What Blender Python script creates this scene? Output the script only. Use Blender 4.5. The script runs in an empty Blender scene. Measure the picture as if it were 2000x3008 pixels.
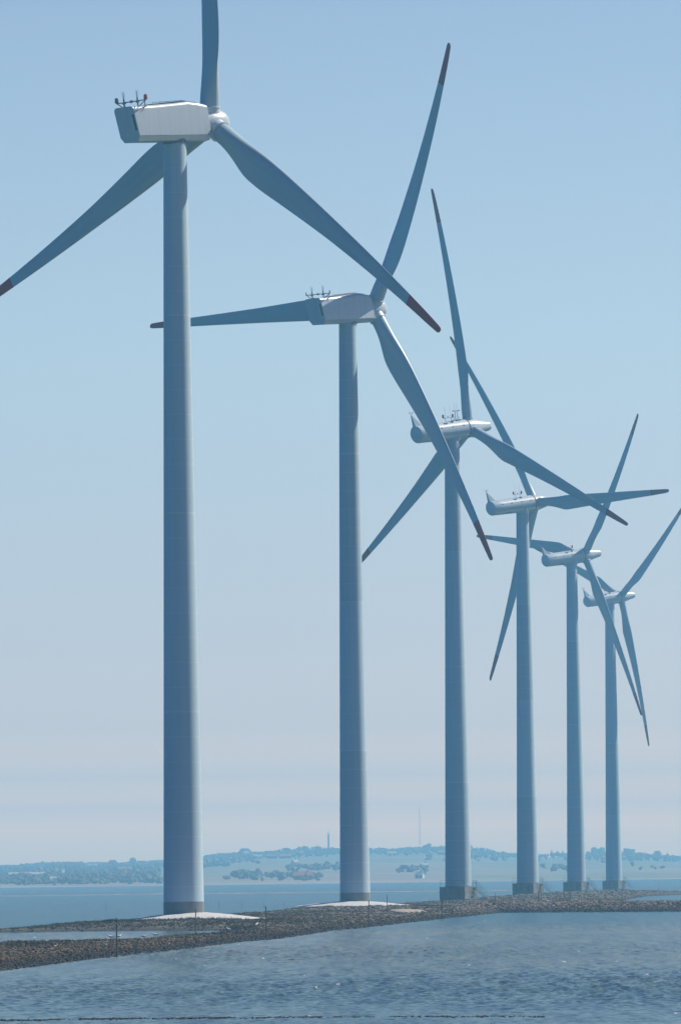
import bpy, bmesh, math, random
from mathutils import Vector, Matrix, noise
R = math.radians
random.seed(7)
scn = bpy.context.scene
C = scn.collection

# ------------------------------------------------------------------ camera
F = 18500.0                      # focal length in photo pixels (photo 2000 x 3008)
CZ = 5.0                         # eye height over the water
PITCH = math.atan(1065.0 / F)
ROLL = R(-0.75)
cam_d = bpy.data.cameras.new('camera')
cam_d.sensor_fit = 'HORIZONTAL'
cam_d.sensor_width = 24.0
cam_d.lens = 24.0 * F / 2000.0
cam_d.clip_start = 1.0
cam_d.clip_end = 60000.0
cam = bpy.data.objects.new('camera', cam_d)
C.objects.link(cam)
CAM_ROT = Matrix.Rotation(math.pi / 2 + PITCH, 3, 'X') @ Matrix.Rotation(ROLL, 3, 'Z')
cam.matrix_world = Matrix.Translation((0, 0, CZ)) @ CAM_ROT.to_4x4()
scn.camera = cam

# ------------------------------------------------------------------ light
SUN_EL, SUN_AZ = R(44), R(62)          # azimuth from +Y towards +X
SKY_STRENGTH = 0.069
SUN_STRENGTH = 5.0
HAZE_DENSITY = 0.00026
w = bpy.data.worlds.new('World')
scn.world = w
w.use_nodes = True
nt = w.node_tree
bg = nt.nodes['Background']
sky = nt.nodes.new('ShaderNodeTexSky')
sky.sky_type = 'NISHITA'
sky.sun_disc = False
sky.sun_elevation = SUN_EL
sky.sun_rotation = SUN_AZ
sky.altitude = 0
sky.air_density = 1.0
sky.dust_density = 0.3
sky.ozone_density = 3.0
# sky graded by height: darkened above the pale band to deepen shade
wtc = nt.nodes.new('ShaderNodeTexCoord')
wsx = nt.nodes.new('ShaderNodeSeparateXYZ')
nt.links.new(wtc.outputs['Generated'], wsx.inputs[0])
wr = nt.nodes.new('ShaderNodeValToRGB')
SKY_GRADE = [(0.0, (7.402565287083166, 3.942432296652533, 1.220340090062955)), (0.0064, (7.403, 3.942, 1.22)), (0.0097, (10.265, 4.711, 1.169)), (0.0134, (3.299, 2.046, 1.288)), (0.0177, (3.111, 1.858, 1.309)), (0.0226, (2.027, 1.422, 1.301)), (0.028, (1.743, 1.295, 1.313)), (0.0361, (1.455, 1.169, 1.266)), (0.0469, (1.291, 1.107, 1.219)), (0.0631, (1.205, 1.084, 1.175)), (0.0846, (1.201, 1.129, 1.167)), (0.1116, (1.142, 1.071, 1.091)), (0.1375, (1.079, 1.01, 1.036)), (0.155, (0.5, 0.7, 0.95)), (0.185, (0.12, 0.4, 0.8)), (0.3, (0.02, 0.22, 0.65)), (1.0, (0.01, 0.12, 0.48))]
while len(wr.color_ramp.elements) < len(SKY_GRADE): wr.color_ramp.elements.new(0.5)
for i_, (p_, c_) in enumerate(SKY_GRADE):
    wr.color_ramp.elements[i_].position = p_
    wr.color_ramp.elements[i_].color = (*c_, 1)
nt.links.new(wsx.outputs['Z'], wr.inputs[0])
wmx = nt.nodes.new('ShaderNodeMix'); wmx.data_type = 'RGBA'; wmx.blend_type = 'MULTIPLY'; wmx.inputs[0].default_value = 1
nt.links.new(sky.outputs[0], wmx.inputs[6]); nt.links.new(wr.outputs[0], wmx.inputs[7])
# tint added away from the sun: darker, bluer sky deepens the towers' shade
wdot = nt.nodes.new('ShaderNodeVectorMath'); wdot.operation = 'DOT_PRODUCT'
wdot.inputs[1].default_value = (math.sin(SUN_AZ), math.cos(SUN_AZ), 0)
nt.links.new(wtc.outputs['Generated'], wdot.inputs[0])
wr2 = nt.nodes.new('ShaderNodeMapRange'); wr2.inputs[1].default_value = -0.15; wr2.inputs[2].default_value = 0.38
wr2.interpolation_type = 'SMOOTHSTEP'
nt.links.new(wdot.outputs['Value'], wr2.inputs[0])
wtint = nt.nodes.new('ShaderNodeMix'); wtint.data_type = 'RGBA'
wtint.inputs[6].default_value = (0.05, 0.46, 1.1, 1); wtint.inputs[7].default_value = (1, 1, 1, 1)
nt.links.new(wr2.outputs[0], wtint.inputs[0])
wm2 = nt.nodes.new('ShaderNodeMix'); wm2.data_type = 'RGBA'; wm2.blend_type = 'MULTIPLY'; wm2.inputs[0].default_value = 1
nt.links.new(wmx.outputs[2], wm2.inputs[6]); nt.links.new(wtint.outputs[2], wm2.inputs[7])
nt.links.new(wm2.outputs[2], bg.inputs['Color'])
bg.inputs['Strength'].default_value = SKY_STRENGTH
sd = bpy.data.lights.new('sun', 'SUN')
sd.energy = SUN_STRENGTH
sd.angle = R(0.53)
sd.color = (1.0, 0.89, 0.74)
sun = bpy.data.objects.new('sun', sd)
C.objects.link(sun)
sdir = Vector((math.sin(SUN_AZ) * math.cos(SUN_EL), math.cos(SUN_AZ) * math.cos(SUN_EL), math.sin(SUN_EL)))
sun.rotation_euler = sdir.to_track_quat('Z', 'Y').to_euler()
sun.location = (60, 700, 300)
scn.view_settings.view_transform = 'Standard'
scn.view_settings.look = 'None'
scn.view_settings.exposure = 0.55
scn.view_settings.gamma = 1.0
scn.render.engine = 'CYCLES'
scn.cycles.use_denoising = True
scn.cycles.max_bounces = 5
scn.cycles.diffuse_bounces = 3
scn.cycles.volume_bounces = 1

# ------------------------------------------------------------------ helpers
def link(o, parent=None):
    C.objects.link(o)
    if parent is not None:
        o.parent = parent
    return o

def tag(o, label=None, cat=None, group=None, kind=None):
    if label: o['label'] = label
    if cat: o['category'] = cat
    if group: o['group'] = group
    if kind: o['kind'] = kind
    return o

def empty(name, loc=(0, 0, 0), rz=0.0):
    o = bpy.data.objects.new(name, None)
    o.location = loc
    o.rotation_euler = (0, 0, rz)
    o.empty_display_size = 1.0
    return link(o)

def ray(px, py):
    return CAM_ROT @ Vector(((px - 1000) / F, -(py - 1504) / F, -1))

def on_plane(px, py, z=0.0):
    d = ray(px, py)
    t = (z - CZ) / d.z
    return Vector((d.x * t, d.y * t, z))

def at_depth(px, py, D):
    d = ray(px, py)
    t = D / d.y
    return Vector((d.x * t, D, CZ + d.z * t))

class MB:
    """collects simple shapes in one bmesh"""
    def __init__(s): s.bm = bmesh.new()
    def faces(s, verts, faces):
        vs = [s.bm.verts.new(v) for v in verts]
        for f in faces:
            try: s.bm.faces.new([vs[i] for i in f])
            except ValueError: pass
        return vs
    def box(s, c, h, rot=None):
        vs = []
        for x in (-1, 1):
            for y in (-1, 1):
                for z in (-1, 1):
                    v = Vector((x * h[0], y * h[1], z * h[2]))
                    if rot: v = rot @ v
                    vs.append(v + Vector(c))
        s.faces(vs, [(0, 1, 3, 2), (4, 6, 7, 5), (0, 4, 5, 1), (2, 3, 7, 6), (0, 2, 6, 4), (1, 5, 7, 3)])
    def rings(s, rings, cap=True, closed=True):
        """rings: list of equal-length loops of points"""
        vv = [[s.bm.verts.new(p) for p in r] for r in rings]
        n = len(rings[0])
        for a, b in zip(vv[:-1], vv[1:]):
            for i in range(n if closed else n - 1):
                j = (i + 1) % n
                s.bm.faces.new((a[i], a[j], b[j], b[i]))
        if cap:
            s.bm.faces.new(list(reversed(vv[0])))
            s.bm.faces.new(vv[-1])
        return vv
    def lathe(s, prof, axis='Z', n=32, cap=True, off=(0, 0, 0)):
        rs = []
        off = Vector(off)
        for (t, r) in prof:
            loop = []
            for k in range(n):
                a = 2 * math.pi * k / n
                c_, s_ = r * math.cos(a), r * math.sin(a)
                p = (c_, s_, t) if axis == 'Z' else (s_, t, c_)
                loop.append(Vector(p) + off)
            rs.append(loop)
        s.rings(rs, cap)
    def tube(s, p, q, r, r2=None, n=6):
        p, q = Vector(p), Vector(q)
        r2 = r if r2 is None else r2
        d = (q - p).normalized()
        u = d.orthogonal().normalized()
        v = d.cross(u)
        s.rings([[p + (u * math.cos(2 * math.pi * k / n) + v * math.sin(2 * math.pi * k / n)) * r for k in range(n)],
                 [q + (u * math.cos(2 * math.pi * k / n) + v * math.sin(2 * math.pi * k / n)) * r2 for k in range(n)]])
    def ico(s, c, r, sub=1, jit=0.0, sc=(1, 1, 1)):
        g = bmesh.ops.create_icosphere(s.bm, subdivisions=sub, radius=1)
        a, b, e = [random.uniform(0, 6.28) for _ in range(3)]
        rot = Matrix.Rotation(a, 3, 'Z')
        for v in g['verts']:
            k = 1 + random.uniform(-jit, jit)
            w_ = rot @ (v.co * k)
            v.co = Vector((w_.x * r * sc[0] + c[0], w_.y * r * sc[1] + c[1], w_.z * r * sc[2] + c[2]))
    def build(s, name, mat, parent=None, smooth=None, bevel=None):
        bmesh.ops.recalc_face_normals(s.bm, faces=s.bm.faces[:])
        me = bpy.data.meshes.new(name)
        s.bm.to_mesh(me)
        s.bm.free()
        me.materials.append(mat)
        o = bpy.data.objects.new(name, me)
        link(o, parent)
        if smooth is not None:
            me.shade_smooth()
            if smooth < 3.1:
                me.set_sharp_from_angle(angle=smooth)
        if bevel:
            m = o.modifiers.new('bevel', 'BEVEL')
            m.width = bevel; m.segments = 3; m.limit_method = 'ANGLE'; m.angle_limit = R(28)
            m.harden_normals = False
        return o

# ------------------------------------------------------------------ materials
def new_mat(name):
    m = bpy.data.materials.new(name)
    m.use_nodes = True
    n = m.node_tree
    return m, n, n.nodes['Principled BSDF'], n.nodes.new, n.links.new

def ramp(new, stops):
    r = new('ShaderNodeValToRGB')
    e = r.color_ramp.elements
    while len(e) < len(stops): e.new(0.5)
    for i, (p, c) in enumerate(stops):
        e[i].position = p
        e[i].color = (*c, 1) if len(c) == 3 else c
    return r

def paint(name, col, rough=0.35, var=0.06, streak=0.1, scale=0.7, spec=0.5):
    """painted steel or glass fibre with faint patches and vertical dirt streaks"""
    m, n, b, new, lk = new_mat(name)
    tc = new('ShaderNodeTexCoord')
    mp = new('ShaderNodeMapping'); mp.inputs['Scale'].default_value = (scale * 3, scale * 3, scale * 0.25)
    nz = new('ShaderNodeTexNoise'); nz.inputs['Scale'].default_value = 1.0; nz.inputs['Detail'].default_value = 5
    lk(tc.outputs['Object'], mp.inputs[0]); lk(mp.outputs[0], nz.inputs['Vector'])
    d = tuple(c * (1 - streak * 2) for c in col)
    cr = ramp(new, [(0.3, d), (0.62, col)])
    lk(nz.outputs[0], cr.inputs[0])
    lk(cr.outputs[0], b.inputs['Base Color'])
    b.inputs['Roughness'].default_value = rough
    b.inputs['Specular IOR Level'].default_value = spec
    return m

M_TOWER = None
def tower_mat():
    m, n, b, new, lk = new_mat('tower_paint')
    tc = new('ShaderNodeTexCoord')
    sx = new('ShaderNodeSeparateXYZ'); lk(tc.outputs['Object'], sx.inputs[0])
    # faint weld seams every 2.4 m, stronger at the section flanges
    def seam(period, width):
        a = new('ShaderNodeMath'); a.operation = 'DIVIDE'; a.inputs[1].default_value = period; lk(sx.outputs['Z'], a.inputs[0])
        f = new('ShaderNodeMath'); f.operation = 'FRACT'; lk(a.outputs[0], f.inputs[0])
        g = new('ShaderNodeMath'); g.operation = 'LESS_THAN'; g.inputs[1].default_value = width / period; lk(f.outputs[0], g.inputs[0])
        return g
    s1 = seam(2.45, 0.07)
    s2 = seam(19.6, 0.16)
    mp = new('ShaderNodeMapping'); mp.inputs['Scale'].default_value = (1.6, 1.6, 0.06)
    nz = new('ShaderNodeTexNoise'); nz.inputs['Scale'].default_value = 1.0; nz.inputs['Detail'].default_value = 6
    lk(tc.outputs['Object'], mp.inputs[0]); lk(mp.outputs[0], nz.inputs['Vector'])
    cr = ramp(new, [(0.3, (0.34, 0.465, 0.53)), (0.65, (0.39, 0.515, 0.58))])
    lk(nz.outputs[0], cr.inputs[0])
    mx = new('ShaderNodeMix'); mx.data_type = 'RGBA'
    ad = new('ShaderNodeMath'); ad.operation = 'MULTIPLY'; ad.inputs[1].default_value = 0.7
    mxm = new('ShaderNodeMath'); mxm.operation = 'MAXIMUM'
    lk(s1.outputs[0], mxm.inputs[0]); lk(s2.outputs[0], mxm.inputs[1]); lk(mxm.outputs[0], ad.inputs[0])
    # each rolled section took the paint a little differently
    dv = new('ShaderNodeMath'); dv.operation = 'DIVIDE'; dv.inputs[1].default_value = 19.6; lk(sx.outputs['Z'], dv.inputs[0])
    flr = new('ShaderNodeMath'); flr.operation = 'FLOOR'; lk(dv.outputs[0], flr.inputs[0])
    oi = new('ShaderNodeObjectInfo'); sm = new('ShaderNodeMath'); sm.operation = 'ADD'; lk(flr.outputs[0], sm.inputs[0]); lk(oi.outputs['Random'], sm.inputs[1])
    wn = new('ShaderNodeTexWhiteNoise'); wn.noise_dimensions = '1D'; lk(sm.outputs[0], wn.inputs['W'])
    wm = new('ShaderNodeMapRange'); wm.inputs[3].default_value = 0.90; wm.inputs[4].default_value = 1.06; lk(wn.outputs['Value'], wm.inputs[0])
    ms = new('ShaderNodeMix'); ms.data_type = 'RGBA'; ms.blend_type = 'MULTIPLY'; ms.inputs[0].default_value = 1
    lk(cr.outputs[0], ms.inputs[6]); lk(wm.outputs[0], ms.inputs[7])
    lk(ad.outputs[0], mx.inputs[0]); lk(ms.outputs[2], mx.inputs[6])
    mx.inputs[7].default_value = (0.52, 0.59, 0.62, 1)
    lk(mx.outputs[2], b.inputs['Base Color'])
    b.inputs['Roughness'].default_value = 0.46; b.inputs['Specular IOR Level'].default_value = 0.3
    return m
M_TOWER = tower_mat()
M_BAND = paint('tower_base_paint', (0.15, 0.17, 0.175), 0.5)
M_NAC = paint('nacelle_gelcoat', (0.47, 0.55, 0.60), 0.3, streak=0.04)
M_BLADE = paint('blade_gelcoat', (0.33, 0.455, 0.52), 0.36, streak=0.06, scale=0.5, spec=0.35)
M_RED = paint('red_tip_paint', (0.48, 0.003, 0.02), 0.5, streak=0.05, spec=0.15)
M_LAMP = paint('red_lamp_glass', (0.45, 0.01, 0.02), 0.15, streak=0.0)
M_DARK = paint('dark_rubber', (0.03, 0.035, 0.04), 0.6, streak=0.0)
M_STEEL = paint('galvanised_steel', (0.14, 0.16, 0.17), 0.5, streak=0.1)
M_RAIL = paint('rail_steel', (0.30, 0.32, 0.32), 0.5, streak=0.1)
M_POST = paint('weathered_post', (0.06, 0.055, 0.05), 0.8, streak=0.2)

def blade_mat_dirty():
    """glass fibre with the black smears the photo shows on the second turbine's blades"""
    m, n, b, new, lk = new_mat('blade_gelcoat_smeared')
    tc = new('ShaderNodeTexCoord')
    sx = new('ShaderNodeSeparateXYZ'); lk(tc.outputs['Object'], sx.inputs[0])
    mp = new('ShaderNodeMapping'); mp.inputs['Scale'].default_value = (0.35, 0.35, 1.1)
    nz = new('ShaderNodeTexNoise'); nz.inputs['Scale'].default_value = 1.0; nz.inputs['Detail'].default_value = 2
    nz.inputs['Distortion'].default_value = 0.8
    lk(tc.outputs['Object'], mp.inputs[0]); lk(mp.outputs[0], nz.inputs['Vector'])
    cr = ramp(new, [(0.70, (0, 0, 0)), (0.73, (1, 1, 1))])
    lk(nz.outputs[0], cr.inputs[0])
    mr = new('ShaderNodeMapRange'); mr.inputs[1].default_value = 13; mr.inputs[2].default_value = 20
    lk(sx.outputs['Z'], mr.inputs[0])
    mu = new('ShaderNodeMath'); mu.operation = 'MULTIPLY'; lk(cr.outputs[0], mu.inputs[0]); lk(mr.outputs[0], mu.inputs[1])
    mx = new('ShaderNodeMix'); mx.data_type = 'RGBA'
    mx.inputs[6].default_value = (0.33, 0.455, 0.52, 1); mx.inputs[7].default_value = (0.10, 0.11, 0.13, 1)
    lk(mu.outputs[0], mx.inputs[0]); lk(mx.outputs[2], b.inputs['Base Color'])
    b.inputs['Roughness'].default_value = 0.3
    return m
M_SMEAR = blade_mat_dirty()

def noisy(name, stops, scale=1.0, detail=6, rough=0.9, bump=0.0, map_scale=(1, 1, 1), coord='Object', dist=0.0):
    m, n, b, new, lk = new_mat(name)
    tc = new('ShaderNodeTexCoord')
    mp = new('ShaderNodeMapping'); mp.inputs['Scale'].default_value = map_scale
    nz = new('ShaderNodeTexNoise'); nz.inputs['Scale'].default_value = scale; nz.inputs['Detail'].default_value = detail
    nz.inputs['Distortion'].default_value = dist
    lk(tc.outputs[coord], mp.inputs[0]); lk(mp.outputs[0], nz.inputs['Vector'])
    cr = ramp(new, stops); lk(nz.outputs[0], cr.inputs[0]); lk(cr.outputs[0], b.inputs['Base Color'])
    b.inputs['Roughness'].default_value = rough
    if bump:
        bp = new('ShaderNodeBump'); bp.inputs['Strength'].default_value = 1; bp.inputs['Distance'].default_value = bump
        lk(nz.outputs[0], bp.inputs['Height']); lk(bp.outputs[0], b.inputs['Normal'])
    return m
M_CONC = noisy('weathered_concrete', [(0.3, (0.06, 0.06, 0.058)), (0.5, (0.14, 0.138, 0.13)), (0.7, (0.21, 0.205, 0.19))], 1.2, 8, 0.85, 0.02)
M_GRAVEL = noisy('pale_crushed_gravel', [(0.35, (0.36, 0.37, 0.37)), (0.6, (0.50, 0.515, 0.52))], 3.0, 10, 0.95, 0.05)
M_SAND = noisy('pale_sand', [(0.35, (0.22, 0.19, 0.15)), (0.6, (0.36, 0.31, 0.25))], 2.0, 8, 0.95, 0.03)
M_GRASS = noisy('salt_grass', [(0.35, (0.018, 0.028, 0.010)), (0.65, (0.055, 0.07, 0.028))], 0.6, 4, 0.9)
M_BAR = noisy('wet_sandbar', [(0.4, (0.15, 0.125, 0.10)), (0.60, (0.19, 0.16, 0.13)), (0.66, (0.55, 0.53, 0.5))], 0.15, 6, 0.8, map_scale=(1, 0.15, 1))
M_GULL = paint('white_feathers', (0.80, 0.80, 0.78), 0.7, streak=0.0)
M_GULLW = paint('grey_wing_feathers', (0.33, 0.36, 0.39), 0.7, streak=0.0)
M_BILL = paint('yellow_bill', (0.6, 0.35, 0.05), 0.5, streak=0.0)

def ground_mat():
    m, n, b, new, lk = new_mat('shore_gravel')
    tc = new('ShaderNodeTexCoord'); sx = new('ShaderNodeSeparateXYZ'); lk(tc.outputs['Object'], sx.inputs[0])
    nz = new('ShaderNodeTexNoise'); nz.inputs['Scale'].default_value = 1.6; nz.inputs['Detail'].default_value = 10
    lk(tc.outputs['Object'], nz.inputs['Vector'])
    c1 = ramp(new, [(0.3, (0.03, 0.026, 0.02)), (0.5, (0.07, 0.06, 0.048)), (0.68, (0.14, 0.115, 0.09))])
    lk(nz.outputs[0], c1.inputs[0])
    big = new('ShaderNodeTexNoise'); big.inputs['Scale'].default_value = 0.07; big.inputs['Detail'].default_value = 5
    lk(tc.outputs['Object'], big.inputs['Vector'])
    cg = ramp(new, [(0.50, (0, 0, 0)), (0.62, (1, 1, 1))]); lk(big.outputs[0], cg.inputs[0])
    mg = new('ShaderNodeMix'); mg.data_type = 'RGBA'; lk(cg.outputs[0], mg.inputs[0]); lk(c1.outputs[0], mg.inputs[6])
    mg.inputs[7].default_value = (0.085, 0.09, 0.042, 1)
    # wet and weed-dark close to the water
    wr = new('ShaderNodeMapRange'); wr.inputs[1].default_value = 0.15; wr.inputs[2].default_value = 0.48
    lk(sx.outputs['Z'], wr.inputs[0])
    mw = new('ShaderNodeMix'); mw.data_type = 'RGBA'; lk(wr.outputs[0], mw.inputs[0])
    mw.inputs[6].default_value = (0.018, 0.018, 0.02, 1); lk(mg.outputs[2], mw.inputs[7])
    lk(mw.outputs[2], b.inputs['Base Color']); b.inputs['Roughness'].default_value = 0.95
    bp = new('ShaderNodeBump'); bp.inputs['Strength'].default_value = 1; bp.inputs['Distance'].default_value = 0.15
    lk(nz.outputs[0], bp.inputs['Height']); lk(bp.outputs[0], b.inputs['Normal'])
    return m
M_GROUND = ground_mat()

def rock_mat():
    m, n, b, new, lk = new_mat('shore_stone')
    ge = new('ShaderNodeNewGeometry')
    c1 = ramp(new, [(0.0, (0.060, 0.044, 0.028)), (0.5, (0.088, 0.063, 0.040)), (0.85, (0.118, 0.084, 0.054)), (0.993, (0.15, 0.115, 0.08)), (1.0, (0.5, 0.5, 0.48))])
    lk(ge.outputs['Random Per Island'], c1.inputs[0])
    tc = new('ShaderNodeTexCoord'); sx = new('ShaderNodeSeparateXYZ'); lk(tc.outputs['Object'], sx.inputs[0])
    wr = new('ShaderNodeMapRange'); wr.inputs[1].default_value = 0.20; wr.inputs[2].default_value = 0.42
    lk(sx.outputs['Z'], wr.inputs[0])
    mw = new('ShaderNodeMix'); mw.data_type = 'RGBA'; lk(wr.outputs[0], mw.inputs[0])
    mw.inputs[6].default_value = (0.012, 0.013, 0.016, 1); lk(c1.outputs[0], mw.inputs[7])
    lk(mw.outputs[2], b.inputs['Base Color'])
    rr = new('ShaderNodeMapRange'); rr.inputs[1].default_value = 0.10; rr.inputs[2].default_value = 0.38
    rr.inputs[3].default_value = 0.6; rr.inputs[4].default_value = 0.95; b.inputs['Specular IOR Level'].default_value = 0.15
    lk(sx.outputs['Z'], rr.inputs[0]); lk(rr.outputs[0], b.inputs['Roughness'])
    return m
M_ROCK = rock_mat()
def rip_mat():
    m, n, b, new, lk = new_mat('riprap_stone')
    ge = new('ShaderNodeNewGeometry')
    c1 = ramp(new, [(0.0, (0.04, 0.03, 0.024)), (0.5, (0.115, 0.082, 0.06)), (0.9, (0.21, 0.155, 0.12)), (1.0, (0.33, 0.28, 0.24))])
    lk(ge.outputs['Random Per Island'], c1.inputs[0])
    tc = new('ShaderNodeTexCoord'); sx = new('ShaderNodeSeparateXYZ'); lk(tc.outputs['Object'], sx.inputs[0])
    wr = new('ShaderNodeMapRange'); wr.inputs[1].default_value = 0.25; wr.inputs[2].default_value = 0.8
    lk(sx.outputs['Z'], wr.inputs[0])
    mw = new('ShaderNodeMix'); mw.data_type = 'RGBA'; lk(wr.outputs[0], mw.inputs[0])
    mw.inputs[6].default_value = (0.03, 0.03, 0.025, 1); lk(c1.outputs[0], mw.inputs[7])
    lk(mw.outputs[2], b.inputs['Base Color']); b.inputs['Roughness'].default_value = 0.9
    return m
M_RIP = rip_mat()

def water_mat():
    m, n, b, new, lk = new_mat('sea_water')
    tc = new('ShaderNodeTexCoord')
    def nz(scale, ms, det, dist=0.0):
        mp = new('ShaderNodeMapping'); mp.inputs['Scale'].default_value = ms
        t = new('ShaderNodeTexNoise'); t.inputs['Scale'].default_value = scale; t.inputs['Detail'].default_value = det
        t.inputs['Distortion'].default_value = dist
        lk(tc.outputs['Object'], mp.inputs[0]); lk(mp.outputs[0], t.inputs['Vector'])
        return t
    ripple = nz(1.0, (3.2, 0.5, 1), 4, 0.3)         # fine ripples
    swell = nz(1.0, (0.9, 0.05, 1), 5, 0.3)        # ripple groups seen farther out
    patch = nz(1.0, (0.018, 0.008, 1), 4, 1.0)       # wind lanes and shallows
    fleck = nz(1.0, (1.7, 0.11, 1), 1)
    base = ramp(new, [(0.35, (0.055, 0.078, 0.052)), (0.65, (0.098, 0.102, 0.058))])
    lk(patch.outputs[0], base.inputs[0])
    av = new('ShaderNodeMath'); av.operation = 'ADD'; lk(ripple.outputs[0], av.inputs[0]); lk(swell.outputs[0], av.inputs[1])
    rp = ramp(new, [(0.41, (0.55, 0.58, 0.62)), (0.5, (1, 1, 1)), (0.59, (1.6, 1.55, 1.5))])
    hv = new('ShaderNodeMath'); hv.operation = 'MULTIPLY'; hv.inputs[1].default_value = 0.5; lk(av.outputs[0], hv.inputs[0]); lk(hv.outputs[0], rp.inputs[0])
    mu = new('ShaderNodeMix'); mu.data_type = 'RGBA'; mu.blend_type = 'MULTIPLY'; mu.inputs[0].default_value = 1
    # silt clouds the shallows along the spit, the open channel is clearer and bluer
    sy = new('ShaderNodeSeparateXYZ'); lk(tc.outputs['Object'], sy.inputs[0])
    wob = new('ShaderNodeMath'); wob.operation = 'MULTIPLY_ADD'; wob.inputs[1].default_value = 160; lk(patch.outputs[0], wob.inputs[0]); lk(sy.outputs['Y'], wob.inputs[2])
    sil = new('ShaderNodeMapRange'); sil.inputs[1].default_value = 330; sil.inputs[2].default_value = 470; sil.interpolation_type = 'SMOOTHSTEP'
    lk(wob.outputs[0], sil.inputs[0])
    mb_ = new('ShaderNodeMix'); mb_.data_type = 'RGBA'; lk(sil.outputs[0], mb_.inputs[0])
    mb_.inputs[6].default_value = (0.062, 0.108, 0.108, 1); lk(base.outputs[0], mb_.inputs[7])
    # deeper, clearer sea on the far side of the spit
    dp = new('ShaderNodeMapRange'); dp.inputs[1].default_value = 600; dp.inputs[2].default_value = 760; dp.interpolation_type = 'SMOOTHSTEP'
    lk(wob.outputs[0], dp.inputs[0])
    md_ = new('ShaderNodeMix'); md_.data_type = 'RGBA'; lk(dp.outputs[0], md_.inputs[0]); lk(mb_.outputs[2], md_.inputs[6])
    md_.inputs[7].default_value = (0.003, 0.042, 0.032, 1)
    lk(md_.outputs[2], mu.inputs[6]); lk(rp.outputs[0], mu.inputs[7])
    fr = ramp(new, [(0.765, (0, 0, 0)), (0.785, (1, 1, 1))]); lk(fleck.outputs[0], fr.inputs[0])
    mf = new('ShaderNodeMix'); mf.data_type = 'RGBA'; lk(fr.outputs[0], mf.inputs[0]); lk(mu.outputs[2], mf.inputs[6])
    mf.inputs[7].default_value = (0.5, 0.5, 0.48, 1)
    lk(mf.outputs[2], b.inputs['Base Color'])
    b.inputs['IOR'].default_value = 1.33
    b.inputs['Roughness'].default_value = 0.24
    bp = new('ShaderNodeBump'); bp.inputs['Strength'].default_value = 0.5; bp.inputs['Distance'].default_value = 0.12
    lk(hv.outputs[0], bp.inputs['Height']); lk(bp.outputs[0], b.inputs['Normal'])
    return m
M_WATER = water_mat()

def field_mat():
    m, n, b, new, lk = new_mat('far_farmland')
    tc = new('ShaderNodeTexCoord')
    mp = new('ShaderNodeMapping'); mp.inputs['Scale'].default_value = (1 / 150, 1 / 420, 0)
    mp.inputs['Rotation'].default_value = (0, 0, 0.25)
    lk(tc.outputs['Object'], mp.inputs[0])
    v = new('ShaderNodeTexVoronoi'); v.distance = 'CHEBYCHEV'; v.inputs['Scale'].default_value = 1; v.inputs['Randomness'].default_value = 0.9
    lk(mp.outputs[0], v.inputs['Vector'])
    sp = new('ShaderNodeSeparateColor'); lk(v.outputs['Color'], sp.inputs[0])
    cr = ramp(new, [(0.0, (0.20, 0.21, 0.13)), (0.22, (0.22, 0.22, 0.15)), (0.42, (0.26, 0.235, 0.17)), (0.66, (0.33, 0.28, 0.21)), (0.73, (0.20, 0.21, 0.13)), (0.93, (0.27, 0.22, 0.17))])
    cr.color_ramp.interpolation = 'CONSTANT'
    lk(sp.outputs[0], cr.inputs[0])
    nz = new('ShaderNodeTexNoise'); nz.inputs['Scale'].default_value = 0.01; nz.inputs['Detail'].default_value = 6
    lk(tc.outputs['Object'], nz.inputs['Vector'])
    sh = ramp(new, [(0.3, (0.7, 0.7, 0.7)), (0.7, (1.2, 1.2, 1.2))]); lk(nz.outputs[0], sh.inputs[0])
    mu = new('ShaderNodeMix'); mu.data_type = 'RGBA'; mu.blend_type = 'MULTIPLY'; mu.inputs[0].default_value = 1
    lk(cr.outputs[0], mu.inputs[6]); lk(sh.outputs[0], mu.inputs[7])
    lk(mu.outputs[2], b.inputs['Base Color']); b.inputs['Roughness'].default_value = 1.0
    return m
M_FIELD = field_mat()
M_WOOD = noisy('far_foliage', [(0.3, (0.12, 0.11, 0.08)), (0.7, (0.19, 0.175, 0.13))], 0.5, 4, 1.0)  # lighter than real leaves: distance haze put into the colour
M_TRUNK = paint('bark', (0.08, 0.06, 0.05), 0.9)
M_WALLW = paint('white_render_wall', (0.75, 0.73, 0.68), 0.8, streak=0.05)
M_WALLB = paint('red_brick_wall', (0.30, 0.13, 0.09), 0.9, streak=0.05)
M_ROOFR = paint('red_tile_roof', (0.45, 0.17, 0.09), 0.8, streak=0.1)
M_ROOFG = paint('grey_sheet_roof', (0.50, 0.48, 0.45), 0.7, streak=0.1)

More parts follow.
